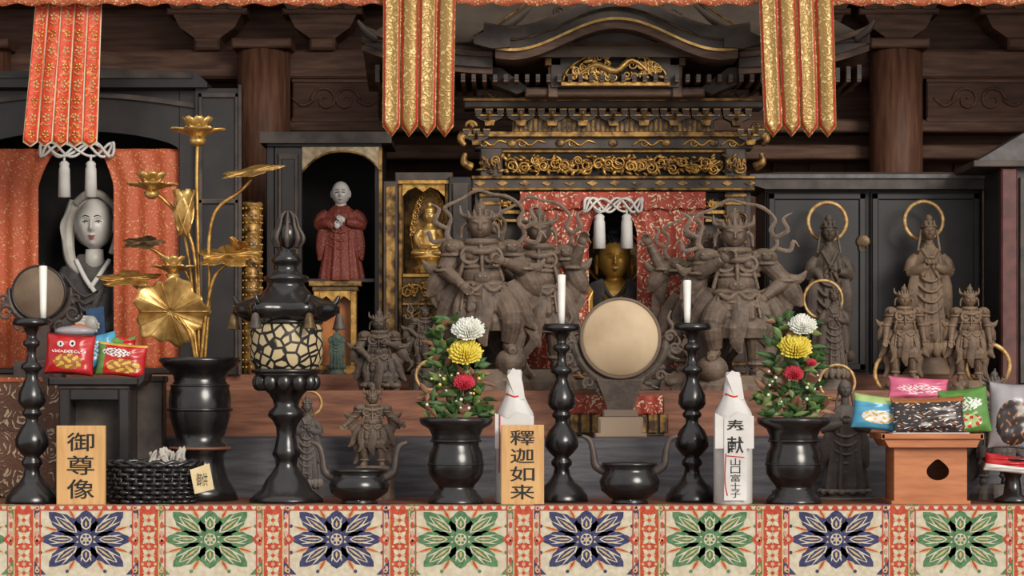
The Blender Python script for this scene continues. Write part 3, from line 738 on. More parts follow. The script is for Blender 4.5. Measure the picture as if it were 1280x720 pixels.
def robed(name,cx,top,foot,base,y,mat,wide=1.0,ring=None,pray=True,facem=None,hair=True,voxel=None,ped=None,hs=1.0):
    k=(foot-top)/100; b=B(cx,base,y); T=B(cx,base,y); T.tf=(cx,foot,k); m=mat
    W=wide
    T.lathe([(0,13*W),(4,13.5*W),(18,12*W),(34,10.6*W),(50,10.2*W),(60,11*W),(66,10*W),(71,7.6*W),(75,4.6*W),(78,3.4)],m,seg=80,kw=.72,fold=lambda a,t:1+.09*(1-t)*cos(10*a)+.05*(1-t)*cos(17*a))
    for i in range(6):
        v=50-i*8; T.tube([(-9*W,v+6,-4),(-4*W,v-1,-8.8*W**.5),(3*W,v-1.5,-9.0*W**.5),(9*W,v+6,-4)],1.1,m,seg=6)
    T.tube([(-5*W,73,-3),(-1,64,-8.6),(6*W,50,-8.6)],1.5,m,seg=6); T.tube([(5*W,73,-3),(1,64,-8.6),(-6*W,52,-8.6)],1.5,m,seg=6)
    Th=B(cx,base,y); Th.tf=T.tf
    fm=facem or m
    hcv=86.5 if hs==1 else 99-7*hs
    Th.tube([(0,70,0),(0,hcv-3,-.5)],[3.6*hs,3.0*hs],fm,seg=12,sub=1)
    Th.head((0,hcv,-1),(5.5*hs,7.2*hs,6*hs),fm,n=36)
    if hair:
        Th.ell((0,90.8,.8),(5.9,4.8,5.9),m); Th.ell((0,96.5,.8),(3.0,3.4,3.0),m,n=8)
        Th.torus((0,90.6,0),5.8,.9,m,axis='v',seg=24)
        for a in (-1,0,1): Th.tube([(a*3,90.6,-5.4),(a*3.6,95.4,-5)],[1.4,.3],m,seg=6,sub=1)
        for sg in (-1,1): T.tube([(sg*5.8,88,0),(sg*7.2,80,0),(sg*8.5,72,-1)],[1.1,1.2,.8],m,seg=6)
    hk=hs**.6
    for sg in (-1,1):
        el=(sg*14*W,55,-2); ha=(sg*1.7,61,-11*hk) if pray else (sg*4.5,56+sg*3,-10.5*hk)
        T.tube([(sg*8.0*W,67,0),(sg*12*W,62,-1),el],[4.2*hk,4.8*hk,4.4*hk],m,seg=12)
        T.tube([el,((el[0]+ha[0])/2,57,-7*hk),(ha[0]+sg*1.6,ha[1]-1,-9.6*hk)],[4.4*hk,3.8*hk,2.6*hk],m,seg=12)
        T.tube([(sg*9*W,56,-6),(sg*11*W,44,-5),(sg*12*W,30,-4),(sg*13.5*W,20,-3)],[3.4*hk,4.6*hk,4*hk,1.4],m,seg=10,flat=.45)
        hand(Th,ha,(-sg*.15,1,-.15) if pray else (-sg*.8,.5,-.2),fm,hk)
        T.ell((sg*4.5,2,-9),(3,2,4.5),m,n=8)
    sculpt(b,T,m,voxel or max(.45,.46*k),smooth=1,disp=.25*k,dscale=3*k)
    sculpt(b,Th,fm,max(.3,.3*k),smooth=(0 if facem else 1))
    if facem:
        b.tf=T.tf; hr=(5.5*hs,7.2*hs,6*hs)
        def fq(a,bb,off=.25):
            w=-sqrt(max(0,1-a*a-bb*bb)); p=headpt(a,bb,w,.22); return (p[0]*hr[0],hcv+p[1]*hr[1],-1+p[2]*hr[2]-off)
        for sg in (-1,1):
            b.tube([fq(sg*a,.06) for a in (.2,.36,.52)],.28*hs,ink,seg=5); b.tube([fq(sg*a,.25+.05*(a>.2)*(a<.5)) for a in (.14,.32,.5)],.2*hs,ink,seg=5)
        b.tube([fq(a,-.52) for a in (-.16,0,.16)],.36*hs,lip,seg=6); b.tf=None
    lo=base-foot
    if lo>3:
        b.lathe([(foot-1,14*k*W),(foot+lo*.15,16*k*W),(foot+lo*.4,12*k*W),(foot+lo*.7,13*k*W),(base-2,18*k*W),(base,18*k*W)],ped or m,cx=cx,seg=32,kw=.8)
        for i in range(14):
            a=2*pi*i/14; b.ell((cx+14.5*k*W*cos(a),foot+lo*.18,14.5*k*W*.8*sin(a)),(3.4*k,lo*.22+1,2.5*k),ped or m,n=6)
    if ring: b.torus((ring[0],ring[1],9*k),ring[2],ring[3] if len(ring)>3 else 2.2,ringgold,flat=.8)
    return b.finish(name)

b3=lambda y:PY(Z3,y)
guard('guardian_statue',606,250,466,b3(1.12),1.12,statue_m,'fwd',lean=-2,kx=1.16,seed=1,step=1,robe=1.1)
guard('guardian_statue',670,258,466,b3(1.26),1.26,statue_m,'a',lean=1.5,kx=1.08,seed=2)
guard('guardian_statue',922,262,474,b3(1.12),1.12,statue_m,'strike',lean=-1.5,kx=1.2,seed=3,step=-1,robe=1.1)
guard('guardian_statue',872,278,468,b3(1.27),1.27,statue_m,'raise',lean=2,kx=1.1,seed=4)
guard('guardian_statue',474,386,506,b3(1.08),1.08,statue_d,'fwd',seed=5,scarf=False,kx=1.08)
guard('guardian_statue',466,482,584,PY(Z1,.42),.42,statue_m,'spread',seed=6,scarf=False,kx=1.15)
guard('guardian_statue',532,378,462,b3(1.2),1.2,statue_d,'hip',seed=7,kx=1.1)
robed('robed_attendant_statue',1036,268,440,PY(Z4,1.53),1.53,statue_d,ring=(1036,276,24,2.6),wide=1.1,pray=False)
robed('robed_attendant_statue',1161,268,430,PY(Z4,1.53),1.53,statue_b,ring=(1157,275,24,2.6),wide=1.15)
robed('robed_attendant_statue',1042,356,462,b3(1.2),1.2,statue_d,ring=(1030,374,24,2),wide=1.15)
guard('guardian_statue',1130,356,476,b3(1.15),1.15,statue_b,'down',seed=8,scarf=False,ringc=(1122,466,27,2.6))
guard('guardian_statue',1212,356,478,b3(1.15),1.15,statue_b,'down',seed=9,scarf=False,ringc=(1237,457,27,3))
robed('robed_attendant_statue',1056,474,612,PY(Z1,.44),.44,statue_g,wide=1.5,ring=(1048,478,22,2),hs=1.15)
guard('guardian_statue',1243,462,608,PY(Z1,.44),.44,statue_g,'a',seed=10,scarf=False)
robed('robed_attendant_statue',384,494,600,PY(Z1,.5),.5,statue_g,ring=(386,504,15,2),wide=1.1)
b=B(538,b3(1.08),1.08); b.torus((538,469,0),18,2,ringgold,flat=.8); b.by=489; b.finish('gilt_halo_ring')

# ------------------------------------------------------------------ drum on cloud stand
y=.74; base=PY(Z2,y); cx=775; b=B(cx,base,y)
b.lathew([(-14,1),(-14,45),(-12,47),(-8,49),(0,50),(8,49),(14,46),(14,1)],drumskin,cx,423,seg=64)
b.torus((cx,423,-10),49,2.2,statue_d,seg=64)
for i in range(28):
    a=2*pi*i/28; b.ell((cx+50*cos(a),423+50*sin(a),-6),1.5,gold_dark,n=5)
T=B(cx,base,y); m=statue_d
arc=[(cx+57*cos(a),423+57*sin(a),0) for a in [radians(v) for v in range(0,181,12)]]
T.tube(arc,[3]+[7]*(len(arc)-2)+[3],m,seg=10,sub=2)
q=random.Random(8)
for i in range(17):
    a=radians(-2+184*i/16); r=62+8*sin(i*1.9)
    T.spiral((cx+r*cos(a),423+r*sin(a)*.98,-3),8,1.3,a,1 if i%2 else -1,2.6,m)
for i in range(9):
    a=radians(20+140*i/8); T.tube([(cx+60*cos(a),423+60*sin(a),0),(cx+72*cos(a+.1),423+70*sin(a),-2),(cx+78*cos(a-.06),423+76*sin(a),-2)],[4,3,.8],m,seg=6)
for sg in (-1,1):
    T.tube([(cx+sg*58,423,0),(cx+sg*66,410,0),(cx+sg*60,398,0),(cx+sg*64,388,0)],[5,4,3,1],m,seg=8)
    T.tube([(cx+sg*62,440,0),(cx+sg*74,430,0),(cx+sg*72,420,0)],[5,3,1],m,seg=8)
T.prism([(cx-30,474),(cx+30,474),(cx+20,500),(cx+14,522),(cx-14,522),(cx-20,500)],-8,10,m)
sculpt(b,T,m,.9,1,disp=.5,dscale=4)
b.box(cx-22,cx+22,512,522,-18,18,statue_d,2); b.box(cx-28,cx+28,521,base,-24,24,statue_m,3)
b.box(cx-32,cx+32,base-6,base,-27,27,statue_m,2)
b.finish('ritual_drum_on_stand')

y=1.06; base=b3(y); cx=50; b=B(cx,base,y)
b.lathew([(-9,1),(-9,31),(-6,33),(6,33),(9,31),(9,1)],drumskin_d,cx,366,seg=56); b.torus((cx,366,-7),33,1.8,lacq,seg=56)
T=B(cx,base,y)
T.tube([(cx+39*cos(radians(v)),366+39*sin(radians(v)),0) for v in range(-10,191,20)],[2]+[5]*9+[2],lacq,sub=2)
for sg in (-1,1):
    T.spiral((cx+sg*42,392,-3),11,1.4,0,sg,2.6,lacq); T.spiral((cx+sg*46,374,-3),7,1.3,2,sg,2.2,lacq); T.spiral((cx+sg*26,408,-3),9,1.3,1,sg,2.4,lacq)
T.prism([(cx-14,404),(cx+14,404),(cx+9,455),(cx-9,455)],-6,6,lacq); T.box(cx-30,cx+30,452,base,-16,16,lacq)
sculpt(b,T,lacq_old,1.0,1)
b.finish('ritual_drum_on_stand')

# ------------------------------------------------------------------ central shrine
y=1.5; cx=766; base=PY(Z4,y); b=B(cx,base,y)
K=lambda x,h=150,A=36:A*.5*(1+cos(pi*max(-1,min(1,(x-cx)/h))))
up=lambda x:(max(0,abs(x-cx)-150)/56)**2*6
b.box(600,626,236,base,-6,20,lacq_old,2); b.box(906,932,236,base,-6,20,lacq_old,2)
b.box(600,932,236,base,120,126,black_cloth); b.box(594,602,236,base,0,126,lacq_old); b.box(930,938,236,base,0,126,lacq_old)
b.box(600,932,base-8,base,-20,120,lacq_old,2)
for x in (613,919):
    for yy in (242,252,300,360,base-16): b.box(x-14,x+14,yy,yy+5,-8,-4,gold_dull,1)
    carving(b,x-11,x+11,258,298,-8,gold_dull,2,int(x),1.4)
b.box(590,942,224,240,-14,20,lacq_old,2)
b.box(590,942,221,225,-18,10,gold_dull,1); b.box(590,942,236,239,-17,-10,gold_dull,1)
for x in range(600,940,28): b.prism([(x-7,230),(x,226.5),(x+7,230),(x,233.5)],-16,-12,gold_dull)
b.box(626,908,190,223,-2,10,black_cloth)
carving(b,632,902,192,222,-5,gold_dull,20,3,2.0); carving(b,634,900,193,221,-8,gold,20,13,1.4)
b.box(600,628,186,224,-12,20,lacq_old,2); b.box(905,932,186,224,-12,20,lacq_old,2)
for x in (614,919): carving(b,x-11,x+11,192,220,-14,gold_dull,2,int(x)+1,1.4)
b.box(626,908,187,191,-6,8,gold,1)
b.box(592,940,172,188,-12,20,lacq_old,2)
for x in (612,660,722,812,874,922):
    b.tube([(x-22,183,-13),(x-10,176,-13),(x+2,183,-13),(x+12,177,-13),(x+22,180,-13)],[1,1.9,1.6,1.7,.8],gold,seg=6)
    b.spiral((x-8,180,-13),5,1.2,0,1,1.1,gold)
for x in (640,700,766,832,892): b.ell((x,180,-13),(6,5,2),gold_dull,n=6)
b.box(585,947,166,173,-20,20,gold_dull,1)
b.box(640,892,148,166,-6,20,gold_dull,1)
for i in range(42):
    x=642+i*6; b.box(x,x+2,150,164,-8,-5,lacq_old)
def bracket(x,yy,sc=1,w=-16):
    b.prism([(x-6*sc,yy+24*sc),(x+6*sc,yy+24*sc),(x+8*sc,yy+16*sc),(x-8*sc,yy+16*sc)],w-2,w+24,gold_dull)
    b.prism([(x-20*sc,yy+8*sc),(x+20*sc,yy+8*sc),(x+18*sc,yy+13*sc),(x+8*sc,yy+18*sc),(x-8*sc,yy+18*sc),(x-18*sc,yy+13*sc)],w,w+20,lacq_old)
    b.box(x-20*sc,x+20*sc,yy+8*sc,yy+10*sc,w-2,w,gold)
    for dx in (-16,0,16):
        b.prism([(x+(dx-5)*sc,yy),(x+(dx+5)*sc,yy),(x+(dx+5)*sc,yy+5*sc),(x+(dx+3)*sc,yy+9*sc),(x+(dx-3)*sc,yy+9*sc),(x+(dx-5)*sc,yy+5*sc)],w-5,w+18,lacq_old)
        b.box(x+(dx-5)*sc,x+(dx+5)*sc,yy,yy+1.6*sc,w-6.2,w-5,gold)
    b.tube([(x,yy+14*sc,w-2),(x,yy+12*sc,w-14),(x,yy+6*sc,w-20)],[3*sc,2.6*sc,1.4*sc],gold_dull,seg=8)
for x in (612,651,690,728,766,804,842,881,920): bracket(x,138,.86)
for x in (596,936): bracket(x,164,.8,-24)
b.box(580,952,128,138,-26,20,lacq_old,2); b.box(580,952,126,129,-30,20,gold_dull)
b.box(596,936,112,130,-10,20,wood_eave,2)
for i in range(12):
    x=612+i*28
    if abs(x-cx)>80: b.tube([(x-10,122,-11),(x-3,117,-11),(x+4,123,-11),(x+10,119,-11)],[.8,1.6,1.4,.6],gold_dull,seg=6)
for i in range(46):
    x=474+i*13; b.box(x,x+5,104-up(x)*.3,113,-92,60,wood_eave); b.box(x,x+5,104-up(x)*.3+2,110,-93.5,-92,lacq_old)
EU=lambda x:(abs(x-cx)/305)**4*34
exs=[458+i*(616/70) for i in range(71)]
gap=[x for x in exs if x<=620]; gap2=[x for x in exs if x>=912]
for G in (gap,gap2):
    b.band(G,lambda x:86-EU(x),lambda x:98-EU(x)*.9,-96,60,lacq_old)
    b.band(G,lambda x:98-EU(x)*.9,lambda x:105-EU(x)*.85,-90,60,wood_eave)
    b.band(G,lambda x:80-EU(x),lambda x:86-EU(x),-102,60,wood_eave)
for sg in (-1,1):
    b.tube([(cx+sg*290,62,-96),(cx+sg*304,52,-100),(cx+sg*313,40,-102)],[6,5,2],lacq_old,seg=8)
    b.tube([(cx+sg*170,66,-92),(cx+sg*130,40,-60),(cx+sg*90,2,-10),(cx+sg*70,-30,20)],[6,6,6,6],lacq_old,seg=8)
    b.tube([(cx+sg*172,58,-94),(cx+sg*134,32,-62),(cx+sg*94,-6,-12)],[1.2]*3,gold_dull,seg=6)
b.add([(458,62,-100),(620,84,-100),(912,84,-100),(1074,62,-100),(900,-60,40),(632,-60,40)],[(0,1,5),(1,2,4,5),(2,3,4)],lacq_old,False)
b.add([(458,66,-98),(1074,66,-98),(1074,108,60),(458,108,60)],[(0,1,2,3)],wood_eave,False)
kx=[cx-146+i*(292/72) for i in range(73)]
kx2=[cx-160+i*(320/72) for i in range(73)]
fl=lambda x:-(max(0,abs(x-cx)-120)/30)**2*3
c0=lambda x:78-K(x,128,38)+fl(x)
b.band(kx,lambda x:c0(x)+2,lambda x:c0(x)+12,-120,-40,wood_eave)
b.band(kx,lambda x:c0(x)-1,lambda x:c0(x)+2.2,-125,-40,gold_br)
b.band(kx2,lambda x:c0(x)-11,lambda x:c0(x)-1,-123,-30,lacq_old)
b.band(kx2,lambda x:c0(x)-12.5,lambda x:c0(x)-11,-128,-30,gold_dark)
b.band(kx2,lambda x:c0(x)-24-K(x,60,5),lambda x:c0(x)-12.5,-132,-20,lacq_old)
b.band(kx2,lambda x:c0(x)-28-K(x,60,6),lambda x:c0(x)-24-K(x,60,5),-126,-10,wood_eave)
for sg in (-1,1):
    b.prism([(cx+sg*128,64),(cx+sg*160,58),(cx+sg*172,64),(cx+sg*172,72),(cx+sg*150,78),(cx+sg*128,76)],-134,-120,lacq_old)
T=B(cx,base,y)
for sg in (-1,1):
    T.spiral((cx+sg*20,14,-122),11,1.4,0,sg,3,lacq); T.spiral((cx+sg*46,22,-122),9,1.4,0,sg,2.6,lacq); T.spiral((cx+sg*70,34,-122),8,1.4,0,sg,2.4,lacq)
    T.tube([(cx+sg*20,20,-118),(cx+sg*50,32,-118),(cx+sg*92,48,-118)],[4,4,1.5],lacq)
    T.tube([(cx+sg*12,4,-118),(cx+sg*30,0,-120),(cx+sg*38,-8,-120)],[5,4,1],lacq)
T.ell((cx,8,-118),(14,16,8),lacq)
sculpt(b,T,lacq_old,1.0,1)
b.ell((cx,10,-126),(6,6,2),gold,n=8)
tx=[cx-78+i*(156/40) for i in range(41)]
b.band(tx,lambda x:c0(x)+10,lambda x:118,-80,-60,lacq_old)
b.band([x for x in tx if abs(x-cx)<64],lambda x:114-38*sqrt(max(0,1-((x-cx)/64)**2)),lambda x:115,-84,-78,black_cloth)
b.tube([(cx+64*cos(a),114-38*sin(a),-85) for a in np.linspace(0,pi,25)],1.5,gold,seg=6,sub=1)
b.box(cx-66,cx+66,113,117,-88,-78,gold)
q=random.Random(4)
for i in range(60):
    x=cx+q.uniform(-57,57); hmax=32*sqrt(max(0,1-((x-cx)/62)**2)); yy=111-q.uniform(2,max(3,hmax))
    if i%3: b.spiral((x,yy,-86-q.uniform(0,4)),q.uniform(3.5,6.5),q.uniform(1,1.5),q.uniform(0,6),q.choice((-1,1)),1.5,gold_br)
    else: b.ell((x,yy,-87),(q.uniform(4,8),q.uniform(2,3),2.6),gold_br,rot=q.uniform(-.8,.8),n=6)
b.tube([(cx-50,108,-88),(cx-25,92,-90),(cx,100,-92),(cx+20,86,-90),(cx+46,106,-88)],[1.5,3.4,4,3.2,1.2],gold_br,seg=8)
for sg in (-1,1):
    b.box(cx+sg*76-6,cx+sg*76+6,88,130,-76,-40,wood_eave,1); b.box(cx+sg*76-10,cx+sg*76+10,82,92,-80,-36,gold_dull,1)
    b.prism([(cx+sg*140,92),(cx+sg*160,92),(cx+sg*150,112),(cx+sg*120,124),(cx+sg*104,118)],-60,-20,lacq_old)
b.box(cx-110,cx+110,117,128,-70,-20,wood_eave,2)
for sg in (-1,1):
    T=B(cx,base,y)
    T.tube([(cx+sg*168,172,-10),(cx+sg*182,168,-20),(cx+sg*190,176,-24),(cx+sg*184,184,-24)],[7,7,5,3],lacq)
    T.spiral((cx+sg*178,160,-16),8,1.3,0,sg,2.6,lacq); T.tube([(cx+sg*176,210,-8),(cx+sg*186,204,-12),(cx+sg*184,192,-12)],[6,5,3],lacq)
    sculpt(b,T,gold_dull,1.1,1)
b.box(626,652,240,base,14,24,lacq_old); b.box(880,906,240,base,14,24,lacq_old)
for x0,x1 in ((616,652),(882,912)):
    b.box(x0,x1,246,276,4,12,black_cloth); carving(b,x0+2,x1-2,248,262,2,gold,3,5,1.6); b.box(x0,x1,263,267,0,6,gold); b.box(x0,x1,274,277,0,6,gold)
b.finish('central_altar_shrine')

def curtain(b,x0f,x1f,yt,yb,w,m,folds,amp=4,nu=40,nv=80):
    def f(u,v):
        yy=yt+(yb-yt)*u; a=x0f(u); c=x1f(u)
        return (a+(c-a)*v, yy+ (1.5*sin(v*folds*6.28) if u==1 else 0), w+amp*(.5+.5*u)*sin(v*folds*2*pi))
    b.surf(f,nu,nv,m,th=1)
def knot(b,cx,cy,A,r):
    for ph,n,Bq in ((.8,5,9),(0,4,8)):
        P=[(cx+A*sin(t+ph),cy+Bq*sin(n*t),-10-2*cos(7*t)) for t in np.linspace(0,2*pi,90,endpoint=False)]
        b.tube(P,r,white_cloth,seg=6,sub=1,closed=True)
def tassel(b,x,y0,y1):
    b.tube([(x,y0-8,-9),(x,y0+2,-9)],1.5,white_cloth,sub=1)
    b.lathe([(y0,3),(y0+3,6),(y0+7,5.5),(y0+10,6.5),(y1-1,7.4),(y1,1)],white_cloth,cx=x,cw=-9,seg=28,fold=lambda a,t:1+.06*cos(14*a))
y=1.46; b=B(766,466,y)
curtain(b,lambda u:652,lambda u:760-24*min(1,u*5)**.6,246,466,0,curt_red,4.5,2.5)
curtain(b,lambda u:772+24*min(1,u*5)**.6,lambda u:880,246,466,0,curt_red,4.5,2.5)
curtain(b,lambda u:650,lambda u:882,240,262,-4,curt_red,9,2,nu=8,nv=120)
knot(b,766,257,36,1.6)
for x in (749,783): tassel(b,x,268,312)
b.finish('shrine_curtain')
b=B(766,PY(Z3,1.3),1.3); bb=PY(Z3,1.3)
b.box(700,836,470,bb,-4,6,lacq_old,1); b.box(700,836,470,473,-8,6,gold_dull,1)
b.finish('gilt_threshold')
b=B(766,PY(Z2,.98),.98); bb=PY(Z2,.98)
b.box(708,830,496,bb,-4,5,lacq_old,1)
for x in range(712,828,14): b.box(x,x+11,518,bb-4,-8,-4,gold_dull,1)
curtain(b,lambda u:712,lambda u:828,494,518,-8,curt_red,7,1.5,nu=8,nv=80)
b.finish('altar_front_panel')

# central buddha
y=1.66; base=PY(Z4,y); b=B(768,base,y)
T=B(768,base,y)
T.lathe([(base-2,56),(base-22,54),(430,42),(410,36),(385,34),(365,32),(356,25),(350,12),(343,10)],gold_skin,cx=768,kw=.6,seg=60,fold=lambda a,t:1+.03*(1-t)*cos(14*a))
T.tube([(742,362,-4),(734,380,-8),(738,404,-14),(760,420,-24)],[12,12,10,7],gold_skin); T.tube([(794,362,-4),(802,380,-8),(798,404,-14),(776,420,-24)],[12,12,10,7],gold_skin)
for sg in (-1,1): T.ell((768+sg*30,base-14,-18),(28,12,22),gold_skin)
T.ell((768,422,-26),(12,6,8),gold_skin)
sculpt(b,T,gold_skin,1.2,2)
for sg in (-1,1):
    b.surf(lambda u,v:(768+sg*(14+26*v-4*u),350+6*v*v*2+62*u,-20+16*v*v-7*u),12,10,robe_dark,th=3)
b.tube([(750,350,-14),(766,374,-24),(788,350,-14)],2.5,robe_dark); b.tube([(746,352,-14),(764,386,-26),(792,352,-14)],2.2,gold_dark)
b.tube([(768,358,-2),(768,340,-2)],[12,10],gold_skin,seg=16,sub=1)
b.head((768,325,-6),(21,25,21),gold_skin,n=50,jaw=.16)
for sg in (-1,1): b.ell((768+sg*22,331,0),(3,13,5),gold_skin,n=10)
def fp(c,r,a,bb,off=.0,jaw=.16):
    w=-sqrt(max(0,1-a*a-bb*bb)); p=headpt(a,bb,w,jaw); return (c[0]+p[0]*r[0],c[1]-p[1]*r[1],c[2]+p[2]*r[2]-off)
def features(b,c,r,jaw,t,lipm,eyem=ink,brow=True,white=None):
    for sg in (-1,1):
        if white:
            b.surf(lambda u,v:fp(c,r,sg*(.2+.32*v),.03+.06*sin(pi*v)*(u-.5),t*.2,jaw),4,10,white,th=.1)
            b.ell(fp(c,r,sg*.36,.03,-t*.1,jaw),(r[0]*.055,r[1]*.03,t*.5),eyem,n=6)
        b.tube([fp(c,r,sg*a,.055+.035*sin(pi*(a-.18)/.36),t*.2,jaw) for a in (.18,.27,.36,.45,.54)],[t*.3,t*.6,t*.65,t*.55,t*.2],eyem,seg=6)
        if brow: b.tube([fp(c,r,sg*a,.24+.05*sin(pi*(a-.12)/.42),t*.1,jaw) for a in (.12,.24,.36,.5)],[t*.3,t*.5,t*.45,t*.15],eyem,seg=6)
    b.tube([fp(c,r,a,-.475-.02*cos(a*9),t*.1,jaw) for a in (-.19,-.1,0,.1,.19)],[t*.2,t*.7,t*.65,t*.7,t*.2],lipm,seg=6)
    b.tube([fp(c,r,a,-.56,t*.1,jaw) for a in (-.13,-.06,0,.06,.13)],[t*.2,t*.8,t*.9,t*.8,t*.2],lipm,seg=6)
features(b,(768,325,-6),(21,25,21),.16,.9,gold_dark,eyem=gold_dark)
b.ell((768,307,3),(22,15,20),black_hair,n=16); b.ell((768,291,4),(12,9,12),black_hair,n=12)
for i in range(7):
    for k in range(22):
        el=.15+i*.2; a=2*pi*k/22+i*.15; x=768+22*cos(el)*cos(a); w=3+20*cos(el)*sin(a); yy=307-15*sin(el)
        b.ell((x,yy,w),2.0,black_hair,n=5)
b.finish('golden_buddha_statue')
b=B(768,PY(Z4,1.8),1.8)
b.lathew([(0,1),(0,34),(3,36),(5,34),(5,1)],gold_dark,768,322,seg=60); b.torus((768,322,-1),35,2,gold,seg=60)
b.box(760,776,350,PY(Z4,1.8),2,6,gold_dark)
b.finish('buddha_halo')

# ------------------------------------------------------------------ founder shrine (left)
y=1.41; base=PY(Z4,y); b=B(120,base,y)
b.box(-60,-50,112,base,0,130,lacq,1); b.box(236,246,112,base,0,130,lacq,1)
b.box(-60,246,112,base,126,132,black_cloth); b.box(-60,246,104,114,-6,132,lacq,2)
b.box(-60,246,base-8,base,-4,130,lacq,2)
hx=[-60+i*(306/60) for i in range(61)]
b.band(hx,lambda x:112,lambda x:190-26*max(0,cos((x-98)/128*pi/2))**.5 if abs(x-98)<128 else 196,-2,8,lacq)
b.band(hx,lambda x:132-16*cos((x-98)/160*pi/2),lambda x:138-16*cos((x-98)/160*pi/2),-8,-2,lacq_old)
b.box(-60,-40,112,base,-3,6,lacq,1); b.box(224,246,112,base,-3,6,lacq,1)
b.prism([(-80,92),(246,92),(262,106),(262,112),(-80,112)],-26,135,lacq)
b.prism([(-80,98),(120,98),(130,88),(240,94),(244,98),(244,101),(-80,101)],-30,-24,lacq_old)
b.prism([(246,112),(304,112),(304,base),(246,base)],-14,-8,lacq)
for (x0,x1,y0,y1) in ((250,300,118,124),(250,300,base-20,base-12),(250,255,118,base-12),(295,300,118,base-12),(250,300,250,256)):
    b.box(x0,x1,y0,y1,-18,-13,lacq_old,1)
b.box(300,304,108,base,-20,-8,lacq_old)
b.finish('founder_shrine_cabinet')
y=1.43; b=B(120,462,y)
curtain(b,lambda u:-50,lambda u:78-30*min(1,u*6)**.5,186,462,0,curt_or,4,3)
curtain(b,lambda u:118+24*min(1,u*6)**.5,lambda u:226,186,462,0,curt_or,3.5,3)
knot(b,98,188,46,1.8)
for x in (82,115): tassel(b,x,202,248)
b.finish('shrine_curtain')
y=1.6; base=PY(Z4,1.6)-3; b=B(112,base,y)
T=B(112,base,y)
T.lathe([(base,56),(base-20,56),(430,50),(410,46),(380,46),(350,44),(335,36),(325,20),(318,14)],robe_dark,cx=112,kw=.55,seg=60,fold=lambda a,t:1+.04*(1-t)*cos(12*a))
T.tube([(78,345,-4),(66,375,-8),(72,405,-16),(104,412,-30)],[15,16,14,9],robe_dark); T.tube([(148,345,-4),(158,375,-8),(150,405,-16),(120,412,-30)],[15,16,14,9],robe_dark)
for i in range(5): T.tube([(84+i*5,345+i*8,-24),(112,372+i*9,-32),(142-i*4,345+i*9,-24)],1.6,robe_dark)
sculpt(b,T,robe_dark,1.3,1)
b.prism([(114,388),(136,384),(138,418),(116,420)],-40,-34,robe_blue)
b.tube([(98,326,-18),(112,350,-30),(124,366,-34)],3,white_cloth); b.tube([(140,326,-18),(128,346,-28),(118,362,-34)],3,white_cloth)
b.tube([(119,335,-6),(119,312,-6)],[13,11],white_face,seg=16,sub=1)
hc=(120,281,-10); hr=(23,32,26)
b.head(hc,hr,white_face,n=60,jaw=.14); features(b,hc,hr,.14,1.5,lip,eyem=ink,white=white_cloth)
T=B(112,base,y)
T.ell((116,273,12),(31,37,24),hood_m,n=20)
T.tube([(94,252,4),(86,280,0),(86,310,-4),(92,330,-12),(104,342,-20)],[9,9,8,7,4],hood_m); T.tube([(142,252,4),(146,280,0),(145,300,-2),(140,318,-6)],[5,5,5,4],hood_m)
T.tube([(96,254,-6),(112,243,-13),(130,245,-11),(144,260,-4)],[5,5,5,5],hood_m)
for i in range(4): T.tube([(88-i*2,258+i*4,-4),(80-i,285,-6),(84,316,-8)],1.6,hood_m)
sculpt(b,T,hood_m,.9,1)
T=B(112,base,y); T.tf=(112,412,4.2)
hand(T,(-1.5,0,-9),(1,.15,0),white_face,1.0); hand(T,(3.5,1.5,-9.5),(-1,.15,0),white_face,1.0); T.tf=None
sculpt(b,T,white_face,.8,0)
b.finish('founder_monk_statue')

b=B(60,PY(Z2,.66),.66); bb=PY(Z2,.66)
b.box(-70,190,474,bb,0,60,medal,2)
b.box(-72,192,472,478,-2,62,valance_m,1)
b.finish('brocade_covered_table')
y=.57; b=B(60,PY(Z1,y),y); bb=PY(Z1,y)
curtain(b,lambda u:-70,lambda u:150,540,bb-1,0,medal,6,2)
curtain(b,lambda u:130,lambda u:215,560,bb-1,-4,valance_m,3,2)
b.finish('brocade_drape')

# ------------------------------------------------------------------ monk cabinet
y=1.55; base=PY(Z4,y); b=B(405,base,y)
b.box(333,343,178,base,0,110,lacq,1); b.box(468,478,178,base,0,110,lacq,1); b.box(333,478,178,base,104,110,black_cloth)
b.prism([(326,166),(484,166),(490,174),(490,180),(326,180)],-14,112,lacq_old); b.box(333,478,178,184,-4,10,lacq,1)
b.box(343,378,184,base,-2,6,lacq,1); b.box(347,374,192,base-10,-5,0,lacq_old,2); b.box(351,370,198,base-16,-6,-2,lacq,2)
b.box(343,468,348,352,10,100,lacq)
hx=[378+i*(100/40) for i in range(41)]
b.band(hx,lambda x:184,lambda x:190+26*abs((x-428)/50)**2.5,-5,3,M('cabinet_brocade_header',(150,130,100),(190,172,140),rough=.6,scale=50))
b.tube([(x,190+26*abs((x-428)/50)**2.5,-6) for x in np.linspace(379,477,15)],1.4,gold_dull,seg=6,sub=2)
b.box(474,478,184,base,-6,2,gold_dull)
b.finish('monk_statue_cabinet')
y=1.58; base=PY(Z4,y); b=B(420,base,y)
b.box(386,452,351,358,-6,30,gold_dull,1); b.box(390,448,358,364,-3,28,gold_dark,1)
b.box(392,400,364,base,-3,5,gold,1); b.box(438,446,364,base,-3,5,gold,1)
b.box(400,438,364,base,18,24,M('amber_panel',(150,84,38),(186,118,58),rough=.4,scale=14)); b.box(388,450,base-12,base,-6,30,gold_dull,1)
b.prism([(400,364),(438,364),(438,376),(430,370),(419,380),(408,370),(400,376)],-2,2,gold)
b.finish('gilt_pedestal')
robed('red_robed_monk_statue',426,226,351,351,1.62,robe_red,wide=1.6,facem=white_face,hair=False,pray=False,hs=1.7)
